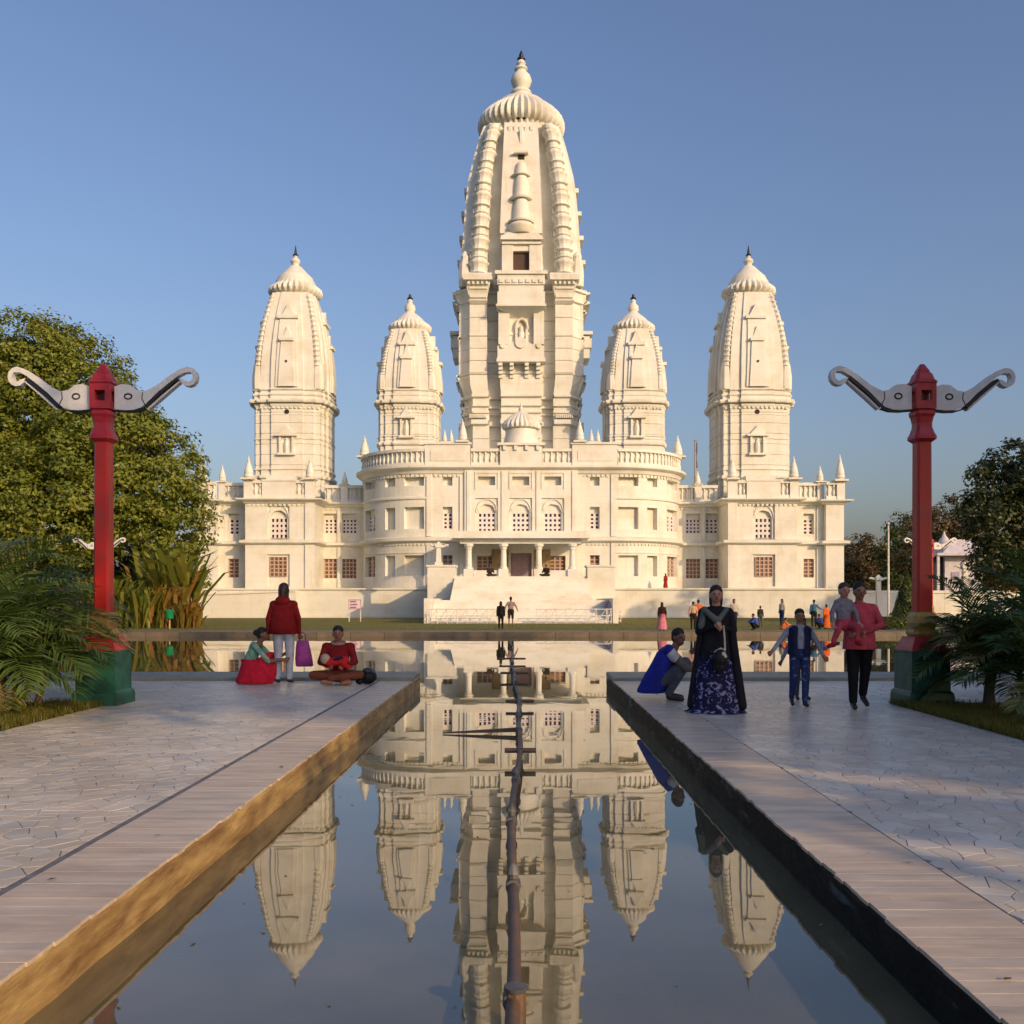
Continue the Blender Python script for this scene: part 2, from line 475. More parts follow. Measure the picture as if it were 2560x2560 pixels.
def wall(mb, mp, s0, s1, z0, z1, holes, depth=.45, step=None, back=True):
    ss = {s0, s1}; zs = {z0, z1}
    for h in holes: ss |= {h[0], h[1]}; zs |= {h[2], h[3]}
    ss = sorted(ss)
    if step:
        full = []
        for a, b in zip(ss, ss[1:]):
            n = max(1, int((b - a) / step)); full += [a + (b - a) * k / n for k in range(n)]
        ss = full + [ss[-1]]
    zs = sorted(zs)
    for a, b in zip(ss, ss[1:]):
        for c, d in zip(zs, zs[1:]):
            ms, mz = (a + b) / 2, (c + d) / 2
            hit = next((h for h in holes if h[0] < ms < h[1] and h[2] < mz < h[3]), None)
            if hit is None: mb.add([mp(a, 0, c), mp(b, 0, c), mp(b, 0, d), mp(a, 0, d)], [(0, 1, 2, 3)])
            else:
                dp = hit[4] if len(hit) > 4 else depth
                if back: mb.add([mp(a, dp, c), mp(b, dp, c), mp(b, dp, d), mp(a, dp, d)], [(0, 1, 2, 3)])
                if abs(c - hit[2]) < 1e-6: mb.add([mp(a, 0, c), mp(b, 0, c), mp(b, dp, c), mp(a, dp, c)], [(0, 1, 2, 3)])
                if abs(d - hit[3]) < 1e-6: mb.add([mp(a, 0, d), mp(b, 0, d), mp(b, dp, d), mp(a, dp, d)], [(0, 1, 2, 3)])
                if abs(a - hit[0]) < 1e-6: mb.add([mp(a, 0, c), mp(a, 0, d), mp(a, dp, d), mp(a, dp, c)], [(0, 1, 2, 3)])
                if abs(b - hit[1]) < 1e-6: mb.add([mp(b, 0, c), mp(b, 0, d), mp(b, dp, d), mp(b, dp, c)], [(0, 1, 2, 3)])

def bar(mb, mp, a, b, c, d, d0, d1):
    v = [mp(s, dd, z) for dd in (d0, d1) for s, z in ((a, c), (b, c), (b, d), (a, d))]
    mb.add(v, [(0, 1, 2, 3), (7, 6, 5, 4), (0, 4, 5, 1), (1, 5, 6, 2), (2, 6, 7, 3), (3, 7, 4, 0)])

def lattice(mp, a, b, c, d, dep, nx, nz, warm=False, fill=.5):
    fr = MB(); e = .05
    bar(fr, mp, a, b, d - e, d, dep - .16, dep - .02); bar(fr, mp, a, b, c, c + e, dep - .16, dep - .02)
    bar(fr, mp, a, a + e, c + e, d - e, dep - .16, dep - .02); bar(fr, mp, b - e, b, c + e, d - e, dep - .16, dep - .02)
    lm = M['pink_lattice'] if warm else M['white_lattice']
    win = fr.build('window', lm, T)
    la = MB(); px = (b - a) / nx; pz = (d - c) / nz; wv = px * fill; wh = pz * fill
    for i in range(nx + 1):
        x = a + i * px; bar(la, mp, max(a + .051, x - wv / 2), min(b - .051, x + wv / 2), c + .052, d - .052, dep - .13, dep - .06)
    for j in range(1, nz):
        z = c + j * pz
        for i in range(nx):
            bar(la, mp, a + i * px + wv / 2 + .002, a + (i + 1) * px - wv / 2 - .002, z - wh / 2, z + wh / 2, dep - .128, dep - .062)
    la.build('lattice', lm, win)
    pn = MB(); bar(pn, mp, a + .01, b - .01, c + .01, d - .01, dep - .045, dep - .012)
    pn.build('pane', M['pane_warm'] if warm else M['pane'], win)
    return win

def sweep(mb, mp, ss, prof):
    n = len(prof)
    rings = [[mp(s, d, z) for d, z in prof] for s in ss]
    v = [p for r in rings for p in r]
    f = [(k * n + i, k * n + (i + 1) % n, (k + 1) * n + (i + 1) % n, (k + 1) * n + i) for k in range(len(ss) - 1) for i in range(n)]
    f += [tuple(range(n)), tuple(range((len(ss) - 1) * n, len(ss) * n))]
    mb.add(v, f)
def srange(a, b, step=.5):
    n = max(1, int(abs(b - a) / step)); return [a + (b - a) * k / n for k in range(n + 1)]

bal_prof = [(0, .09), (.05, .09), (.09, .06), (.3, .115), (.42, .1), (.62, .05), (.8, .06), (.86, .09), (1, .09)]
def baluster_mesh(h):
    return MB().lathe(0, 0, [(z * h, r * 1.1) for z, r in bal_prof], 8).mesh('baluster', True)
bal_cache = {}
def balustrade(mp, s0, s1, z0, z1, pitch=.46, d=.18):
    """bottom and top rail with separate turned balusters"""
    rails = MB(); hh = z1 - z0; zb = z0 + .18 * hh; zt = z1 - .17 * hh
    ss = srange(s0, s1, .6)
    sweep(rails, mp, ss, [(d - .16, z0), (d - .16, zb), (d + .16, zb), (d + .16, z0)])
    o = rails.build('balustrade', ST, T)
    top = MB(); sweep(top, mp, ss, [(d - .2, zt), (d - .2, z1), (d + .2, z1), (d + .2, zt)]); top.build('top_rail', ST, o)
    pnl = MB(); sweep(pnl, mp, ss, [(d + .07, zb - .01), (d + .07, zt + .01), (d + .15, zt + .01), (d + .15, zb - .01)]); pnl.build('back_panel', ST, o)
    h = round(zt - zb, 2)
    if h not in bal_cache:
        bal_cache[h] = baluster_mesh(h); bal_cache[h].materials.append(ST)
    n = max(2, int((s1 - s0) / pitch))
    for k in range(n):
        p = mp(s0 + (k + .5) * (s1 - s0) / n, d, zb)
        link('baluster', bal_cache[h], o, p)
    return o

spire_cache = {}
def spire(x, y, z, h, w, name='parapet_spire'):
    w *= .85
    """small bulbous spire on a square slab"""
    key = (round(h, 2), round(w, 2))
    if key not in spire_cache:
        b = MB(); r = w / 2
        b.box(-r * 1.45, r * 1.45, -r * 1.45, r * 1.45, 0, h * .07)
        b.lathe(0, 0, [(h * .07, r * .8), (h * .12, r * .8), (h * .13, r * 1.0), (h * .2, r * 1.05), (h * .24, r * .92), (h * .26, r * .98), (h * .38, r * .9), (h * .55, r * .68), (h * .7, r * .42), (h * .76, r * .3), (h * .8, r * .38), (h * .86, r * .16), (h, r * .03)], 10)
        me = b.mesh('parapet_spire', True); me.materials.append(ST)
        try: me.set_sharp_from_angle(angle=R(45))
        except Exception: pass
        spire_cache[key] = me
    return link(name, spire_cache[key], T, (x, y, z))

# ---- plinth and low ramp wall
pl = MB()
PZ = 2.6
pl.box(-29.6, 29.6, 86.0, 125, GZ - .3, PZ - .16)
pl.box(-29.75, 29.75, 85.85, 125.2, PZ - .16, PZ)
pl.box(-29.7, 29.7, 85.9, 86.2, GZ - .3, GZ + .25)
pl.prism([(-33.5, GZ - .2), (-20, GZ - .2), (-20, 2.25), (-33.5, 1.75)], 85.1, 85.8)
pl.prism([(-33.5, 1.752), (-20, 2.252), (-20, 2.4), (-33.5, 1.9)], 85.0, 85.95)
pl.build('plinth', ST, T)

# ---- central block: walls
roof_z = cz(1165); att = (cz(1214), cz(1192)); upz = (cz(1322), cz(1267)); loz = (cz(1440), cz(1388))
cb = MB(); wins = []
for sg in (-1, 1):
    hl = []
    for (a, b) in ((365, 390), (315, 340), (243, 293), (172, 196)):
        s0, s1 = s_of(a), s_of(b)
        if a == 172: s0, s1 = a / F * DC, b / F * DC
        if sg < 0: s0, s1 = -s1, -s0
        hl.append((s0, s1, *att, .55))
        hl.append((s0, s1, *upz, .5)); hl.append((s0, s1, *loz, .5))
        if a in (365, 172):
            wins.append((s0, s1, upz[0] + .02, upz[0] + (upz[1] - upz[0]) * .72, 2, 4, False))
            wins.append((s0, s1, loz[0] + .02, loz[1] - .02, 2, 5, True))
    s0, s1 = (5.12, SC + 7) if sg > 0 else (-SC - 7, -5.12)
    wall(cb, cmap, s0, s1, PZ, roof_z, hl, .45, .45)
bay = lambda s, d, z: (s, DC - .32 + d, z)
bh = []
for c in (-85, 0, 80):
    xc = (c - 1) / F * DC
    bh.append((xc - 1.02, xc + 1.02, cz(1338), cz(1246), .45))
    bh.append((xc - .76, xc + .76, att[0], att[1], .6))
bh.append((-.95, .95, PZ + .82, cz(1383), .5))
for sg in (-1, 1):
    bh.append((sg * 3.05 - .95, sg * 3.05 + .95, PZ + .82, cz(1390), .4))
wall(cb, bay, -5.12, 5.12, PZ, roof_z, bh, .45)
for sg in (-1, 1): cb.box(sg * 5.12 - .001, sg * 5.12 + .001, DC - .32, DC + .3, PZ, roof_z)
cb.build('central_block', ST, T)
for w_ in wins: lattice(cmap, w_[0], w_[1], w_[2], w_[3], .5, w_[4], w_[5], w_[6], .34 if w_[6] else .5)
for sg in (-1, 1):
    lattice(bay, sg * 3.05 - .93, sg * 3.05 + .93, PZ + .84, cz(1392), .4, 4, 6, True, .3)

def arch_window(mp, xc, hw, z0, z1, dep, lat_top, nx=4, nz=4):
    """infill plate with a scalloped arch opening and a white lattice in its lower part"""
    ow = hw * .78; sp = z0 + (z1 - z0) * .62; n = 14
    arc = []
    for k in range(n + 1):
        a = math.pi * k / n; sc_ = 1 - .06 * abs(math.sin(3.5 * a))
        arc.append((xc + ow * math.cos(a) * sc_, sp + ow * .95 * math.sin(a) * sc_))
    # plate: left jamb, right jamb, spandrel fan
    pb = MB(); d0, d1 = .18, dep
    bar(pb, mp, xc - hw, xc - ow, z0, sp, d0, d1); bar(pb, mp, xc + ow, xc + hw, z0, sp, d0, d1)
    top = [(xc + hw * (1 - 2 * k / n), z1) for k in range(n + 1)]
    for k in range(n):
        q = [arc[k], arc[k + 1], top[k + 1], top[k]]
        if k == 0: q[0] = (xc + ow, sp); q[3] = (xc + hw, z1)
        v = [mp(x, d, z) for d in (d0, d1) for x, z in q]
        pb.add(v, [(0, 1, 2, 3), (7, 6, 5, 4), (0, 4, 5, 1)])
    for sg in (-1, 1):
        v = [mp(xc + sg * hw, d0, sp), mp(xc + sg * ow, d0, sp), mp(xc + sg * hw, d0, z1)]
        pb.add(v, [(0, 1, 2)])
    fr = pb.build('window_arch', ST, T)
    # hood moulding above the arch
    hb = MB()
    pts = [mp(xc + hw * .92 * math.cos(math.pi * k / 12), d0 - .05, sp + (z1 - sp) * .93 * math.sin(math.pi * k / 12)) for k in range(13)]
    hb.tube(pts, .06, 6); hb.build('hood_mould', ST, fr)
    lattice(mp, xc - ow, xc + ow, z0 + .25, lat_top, dep, nx, nz)

for c in (-85, 0, 80):
    xc = (c - 1) / F * DC
    arch_window(bay, xc, 1.02, cz(1338), cz(1246), .45, cz(1283))
    f = MB()
    for (a, b, c0, d0) in ((xc - 1.05, xc + 1.05, cz(1184), cz(1181)), (xc - 1.05, xc - .98, cz(1224), cz(1184)), (xc + .98, xc + 1.05, cz(1224), cz(1184))):
        bar(f, bay, a, b, c0, d0, -.07, .01)
    f.build('attic_window_frame', ST, T)
# pilasters, bands and cornice of the central block
tr = MB()
full = srange(-SC - 6, SC + 6, .45)
sweep(tr, cmap, full, [(.05, roof_z - .75), (-.15, roof_z - .7), (-.28, roof_z - .4), (-.62, roof_z - .28), (-.72, roof_z - .2), (-.72, roof_z), (.3, roof_z)])
tr.build('cornice', ST, T, True)
for a, b in ((-SC - 6, -5.8), (5.8, SC + 6)):
    tr = MB()
    sweep(tr, cmap, srange(a, b, .45), [(.05, cz(1357)), (-.32, cz(1354)), (-.45, cz(1352)), (-.45, cz(1345)), (.05, cz(1341))])
    tr.build('floor_band', ST, T)
for a, b in ((-SC - 6, -HB + .1), (HB - .1, SC + 6)):
    tr = MB(); sweep(tr, cmap, srange(a, b, .45), [(.05, cz(1249)), (-.16, cz(1247)), (-.16, cz(1243)), (.05, cz(1240))]); tr.build('string_course', ST, T)
    tr = MB(); sweep(tr, cmap, srange(a, b, .45), [(.05, cz(1384)), (-.07, cz(1383)), (-.07, cz(1380)), (.05, cz(1379))]); tr.build('string_course', ST, T)
for s_ in (-8.35, -5.35, 5.35, 8.35):
    p = MB(); bar(p, cmap, s_ - .22, s_ + .22, PZ, cz(1357), -.13, .05); bar(p, cmap, s_ - .22, s_ + .22, cz(1341), roof_z - .76, -.13, .05)
    p.build('pilaster', ST, T)
for s_ in (-4.75, -1.62, 1.52, 4.75):
    p = MB(); bar(p, bay, s_ - .16, s_ + .16, cz(1337), roof_z - .5, -.1, .05); p.build('pilaster', ST, T)
rf = MB(); pts = [cmap(s, .15, roof_z - .06) for s in srange(-SC - 7, SC + 7, .8)]
rf.add(pts + [(15, 125, roof_z - .06), (-15, 125, roof_z - .06)], [tuple(range(len(pts) + 2))])
rf.build('roof', ST, T)

def dentils(mp, s0, s1, z0, z1, d0, d1, pitch=.42):
    mb = MB(); n = max(2, int((s1 - s0) / pitch))
    for k in range(n):
        a = s0 + (k + .25) * (s1 - s0) / n; bar(mb, mp, a, a + .5 * (s1 - s0) / n, z0, z1, d0, d1)
    o = mb.build('dentil_row', ST, T); o['kind'] = 'stuff'
dentils(cmap, -SC - 4, SC + 4, roof_z - .98, roof_z - .76, -.12, .03)
dentils(cmap, -SC - 4, -5.9, cz(1363), cz(1358), -.10, .03, .36); dentils(cmap, 5.9, SC + 4, cz(1363), cz(1358), -.10, .03, .36)
# ---- parapet of the central block
bz0, bz1 = roof_z + .02, cz(1122)
for sg in (-1, 1):
    a, b = 8.75, SC + 4
    balustrade(cmap, *((a, b) if sg > 0 else (-b, -a)), bz0, bz1, .47, -.1)
    a, b = 1.95, 4.55
    balustrade(cmap, *((a, b) if sg > 0 else (-b, -a)), bz0, bz1, .45, .0)
    p = MB(); x0, x1 = sg * 4.62, sg * 8.7; x0, x1 = min(x0, x1), max(x0, x1)
    p.box(x0, x1, DC - .25, DC + .35, bz0, cz(1112)); p.box(x0 - .12, x1 + .12, DC - .38, DC + .48, cz(1112), cz(1107))
    p.box(x0 + .5, x1 - .5, DC - .3, DC - .2, bz0 + .4, bz1 - .2)
    p.build('parapet_panel', ST, T)
    spire(sg * 6.95, DC, cz(1107), 1.25, .5); spire(sg * 6.35, DC, cz(1107), 1.25, .5)
    spire(sg * 5.3, DC, cz(1107), 2.2, .95)
    q = cmap(sg * (SC - 1.2), .1, bz1); spire(q[0], q[1], bz1, 2.2, 1.1)
p = MB(); p.box(-1.9, 1.9, DC - .35, DC + 1.5, bz0, cz(1115)); p.box(-2.15, 2.15, DC - .6, DC + 1.7, cz(1115), cz(1109))
p.build('parapet_panel', ST, T)
for x in (-1.5, -.5, .5, 1.5):
    p = MB(); p.prism([(x - .13, cz(1127)), (x + .13, cz(1127)), (x + .16, cz(1116)), (x - .16, cz(1116))], DC - .55, DC - .36); p.build('bracket', ST, T)
# domed kiosk in front of the great tower
k = MB(); KY = DC + 2.2
k.lathe(0, KY, [(cz(1110), 1.75), (cz(1100), 1.7), (cz(1075), 1.45), (cz(1066), 1.5)], 16)
kio = k.build('kiosk', ST, T, True)
k = MB(); k.lathe(0, KY, [(cz(1066), 1.3), (cz(1062), 1.7), (cz(1054), 1.78), (cz(1044), 1.58), (cz(1032), 1.1), (cz(1022), .6), (cz(1016), .2), (cz(1010), .26), (cz(1004), .1), (cz(990), .02)], 96, 24, .09, (cz(1067), cz(1020)))
k.build('ribbed_dome', ST, kio, True)

# ---- porch with columns, door, podium
PF = 80.6
po = MB(); pz = wz(1345, PF)
po.box(-5.85, 5.75, PF, DC - .33, pz, pz + .34); po.box(-5.6, 5.5, PF + .2, DC - .34, pz + .34, pz + .62)
po.box(-5.2, 5.1, PF + .75, PF + 1.15, pz - .42, pz)
po.build('porch_canopy', ST, T)
FZ = 3.42
pd = MB(); pd.box(-7.6, 7.6, 77.6, 86.6, GZ - .3, FZ); pd.build('porch_podium', ST, T)
cols = (-4.45, -1.5, 1.5, 4.35)
for x in cols:
    c = MB(); c.box(x - .42, x + .42, PF + .55, PF + 1.39, FZ, FZ + .72)
    c.lathe(x, PF + .97, [(FZ + .72, .34), (FZ + .85, .34), (FZ + .95, .26), (pz - .95, .23), (pz - .85, .3), (pz - .78, .25), (pz - .62, .4), (pz - .43, .42)], 10)
    c.build('column', ST, T)
for a, b in ((-4.02, -1.93), (1.93, 3.92)):
    c = MB(); c.box(a, b, PF + .75, PF + 1.1, FZ, FZ + .62); c.build('porch_parapet', ST, T)
d = MB(); d.box(-.9, .9, DC - .32 + .4, DC - .32 + .48, FZ, cz(1383) - .02); dr = d.build('door', M['door'], T)
for sg in (-1, 1):
    d = MB(); d.box(sg * .45 - .36, sg * .45 + .36, DC + .04, DC + .075, FZ + .2, cz(1388)); d.build('door_panel', M['door'], dr)
for sg in (-1, 1):
    d = MB(); d.box(sg * 1.9 - .75, sg * 1.9 + .75, DC - .42, DC - .325, FZ, cz(1375)); d.build('stone_panel', M['brown_stone'], T)
    pr = MB(); x = sg * 6.4; pr.box(x - 1.1, x + 1.1, 76.8, 78.9, GZ - .3, FZ + .75); pr.box(x - 1.2, x + 1.2, 76.7, 79, FZ + .75, FZ + .9)
    pr.build('stair_pier', ST, T)
    pr = MB(); pr.prism_z([(sg * 6.12, 64.1), (sg * 6.5, 64.1), (sg * 6.5, 76.8), (sg * 6.12, 76.8)][::sg], GZ - .3, 1.62); pr.build('stair_flank', ST, T)
# flights of steps
def flight(y0, y1, z0, z1, n, hw):
    for k in range(n):
        s = MB(); a = y0 + (y1 - y0) * k / n
        s.box(-hw, hw, a, y1 + .02 + (.001 * k), z0 + (z1 - z0) * k / n + (.0 if k else -.3), z0 + (z1 - z0) * (k + 1) / n)
        s.build('step', ST, T)
flight(64.2, 67.6, GZ, 1.5, 9, 6.1)
s = MB(); s.box(-6.1, 6.1, 67.63, 72.2, GZ - .3, 1.497); s.build('landing', ST, T)
flight(72.25, 77.55, 1.5, FZ - .002, 11, 5.34)

# ---- wings with corner pavilions
DP = 90.0
def pz_(y): return wz(y, DP)
for sg in (-1, 1):
    def X(off, D): return sg * off / F * D
    def lin(D):
        return lambda s, d, z: (sg * s, D + d, z)
    wb = MB(); rz = pz_(1247)
    # pavilion front
    a, b = 516 / F * DP, 690 / F * DP; xc = 607 / F * DP
    up = (xc - 1.02, xc + 1.02, pz_(1352), pz_(1260), .5); lo = (xc - 1.05, xc + 1.05, pz_(1466), pz_(1386), .22)
    wall(wb, lin(DP), a, b, PZ, rz, [up, lo])
    wb.box(min(sg * a, sg * (a + .002)), max(sg * a, sg * (a + .002)), DP, DP + 8, PZ, rz); wb.box(min(sg * b, sg * (b + .002)), max(sg * b, sg * (b + .002)), DP, DP + 8, PZ, rz)
    # outer recess and end
    D2 = DP + 2; c, e = 690 / F * D2, 762 / F * D2; h2 = 719 / F * D2
    up2 = (h2 - .5, h2 + .5, wz(1335, D2), wz(1284, D2), .45); lo2 = (h2 - .5, h2 + .5, wz(1444, D2), wz(1397, D2), .3)
    wall(wb, lin(D2), c - .2, e, PZ, rz, [up2, lo2])
    D3 = DP + 1.2; f0, f1 = 762 / F * D3, 807 / F * D3
    wall(wb, lin(D3), f0, f1, PZ, rz, []); wb.box(min(sg * f1, sg * (f1 - .002)), max(sg * f1, sg * (f1 - .002)), D3, 118, PZ, rz)
    wb.box(min(sg * f0, sg * (f0 + .002)), max(sg * f0, sg * (f0 + .002)), D3, D3 + 1, PZ, rz)
    # link between pavilion and rounded block
    D4 = DP + 4; lk = []
    for o0, o1 in ((412, 448), (461, 503)):
        lk.append((o0 / F * D4, o1 / F * D4, wz(1333, D4), wz(1284, D4), .4)); lk.append((o0 / F * D4, o1 / F * D4, wz(1446, D4), wz(1397, D4), .3))
    wall(wb, lin(D4), 12, 530 / F * D4, PZ, rz, lk)
    wb.box(min(sg * 12, sg * f1), max(sg * 12, sg * f1), D4 + .8, 118, rz - .2, rz - .05)
    wb.box(min(sg * a, sg * b), max(sg * a, sg * b), DP + .4, D4 + .8, rz - .2, rz - .05)
    wb.build('wing', ST, T)
    # windows
    arch_window(lin(DP), xc, 1.02, pz_(1352), pz_(1260), .5, pz_(1295))
    lattice(lin(DP), xc - .78, xc + .82, pz_(1441), pz_(1392), .22, 4, 5, True, .3)
    lattice(lin(D2), up2[0], up2[1], up2[2], up2[3] - .55, .45, 2, 4); lattice(lin(D2), lo2[0], lo2[1], lo2[2], lo2[3], .3, 2, 5, True, .3)
    for h in lk[::2]: lattice(lin(D4), h[0], h[1], h[2], h[3] - .55, .4, 4, 4)
    for h in lk[1::2]: lattice(lin(D4), h[0], h[1], h[2], h[3], .3, 4, 5, True, .3)
    # pilasters
    for q0, q1, D in ((516, 540, DP), (452, 459, D4), (738, 760, D2)):
        p = MB(); m = lin(D); bar(p, m, q0 / F * D + .01, q1 / F * D, PZ, pz_(1362) , -.14, .02); bar(p, m, q0 / F * D + .01, q1 / F * D, pz_(1350), rz - .4, -.14, .02); p.build('pilaster', ST, T)
    # bands and cornices run round the pavilion
    def outline(o):
        return [(12, D4 - o), (a - o, D4 - o), (a - o, DP - o), (b + o, DP - o), (b + o, D2 - o), (f0 - o, D2 - o), (f0 - o, D3 - o), (f1 + o, D3 - o), (f1 + o, 116)]
    def run(name, prof):
        mb = MB(); n = len(prof); v = []; f = []
        outs = [outline(o) for o, z in prof]
        m = len(outs[0])
        for i in range(m):
            for j, (o, z) in enumerate(prof): v.append((sg * outs[j][i][0], outs[j][i][1], z))
        for i in range(m - 1):
            for j in range(n):
                f.append((i * n + j, i * n + (j + 1) % n, (i + 1) * n + (j + 1) % n, (i + 1) * n + j))
        mb.add(v, f); return mb.build(name, ST, T)
    run('cornice', [(-.05, rz - .45), (.15, rz - .4), (.3, rz - .2), (.7, rz - .12), (.72, rz + .02), (-.1, rz + .06)])
    run('floor_band', [(-.05, pz_(1361)), (.3, pz_(1359)), (.45, pz_(1357)), (.45, pz_(1351)), (-.05, pz_(1348))])
    dentils(lin(DP), a + .1, b - .1, rz - .66, rz - .47, -.1, .03); dentils(lin(D4), 15.5, a - .1, rz - .66, rz - .47, -.1, .03)
    # parapet
    z0, z1 = rz + .07, pz_(1203)
    def par(x0, x1, D, solid):
        if solid:
            q = MB(); u, v_ = sorted((sg * x0, sg * x1)); q.box(u, v_, D - .15, D + .3, z0, z1); q.box(u - .06, v_ + .06, D - .22, D + .38, z1, z1 + .12); q.build('parapet_panel', ST, T)
        else:
            u, v_ = sorted((sg * x0, sg * x1)); balustrade(lambda s, d, z: (s, D + d, z), u, v_, z0, z1 + .1, .42, .08)
    par(a, a + .9, DP, True); par(a + .92, a + 1.75, DP, False); par(a + 1.77, b - 1.6, DP, True); par(b - 1.58, b - .72, DP, False); par(b - .7, b + .1, DP, True)
    par(b + .12, f0 - .62, D2, False); par(f0 - .6, f0, D2, True); par(f0 + .02, f1 - .72, D3, False); par(f1 - .7, f1 + .05, D3, True)
    par(14.6, a - 2.4, D4, False); par(a - 2.38, a - 1.7, D4, True); par(a - 1.68, a - .1, D4, False)
    q = MB(); u, v_ = sorted((sg * (a + 1.9), sg * (b - 1.75))); q.box(u, v_, DP + .8, DP + 2.2, rz, pz_(1186)); q.build('roof_step', ST, T)
    spire(sg * (b - .3), DP + .1, z1 + .12, 2.3, 1.05); spire(sg * (a + .45), DP + .1, z1 + .12, 2.2, 1.0)
    spire(sg * (f0 - .3), D2 + .1, z1 + .12, 1.7, .8); spire(sg * (f1 - .35), D3 + .1, z1 + .12, 2.6, 1.05); spire(sg * (a - 2.05), D4 + .1, z1 + .12, 1.4, .7)

# ---- shikhara towers
PLAN = [(.42, 1.0), (.42, .94), (.70, .94), (.70, .87), (.87, .87)]
def plan_ring(cx, cy, z, w, plan=PLAN):
    q = [(x, -y) for x, y in plan]                       # front right half, moving outwards
    right = q + [(-y, -x) for x, y in q[::-1][1:]]       # corner then right face
    ring = []
    for k in range(4):
        c, s = math.cos(k * math.pi / 2), math.sin(k * math.pi / 2)
        ring += [(cx + w * (x * c - y * s), cy + w * (x * s + y * c), z) for x, y in right]
    return ring
def interp(prof, z):
    for (z0, w0), (z1, w1) in zip(prof, prof[1:]):
        if z0 <= z <= z1: return w0 + (w1 - w0) * (z - z0) / (z1 - z0)
    return prof[0][1] if z < prof[0][0] else prof[-1][1]

def relief(mb, cx, cy, prof, z0, z1, w0, w1, proud, n=8):
    rings = []
    for k in range(n + 1):
        z = z0 + (z1 - z0) * k / n; h = interp(prof, z); w_ = w0 + (w1 - w0) * k / n
        y = cy - h
        rings.append([(cx - w_, y - proud, z), (cx + w_, y - proud, z), (cx + w_, y + .3, z), (cx - w_, y + .3, z)])
    mb.loft(rings)

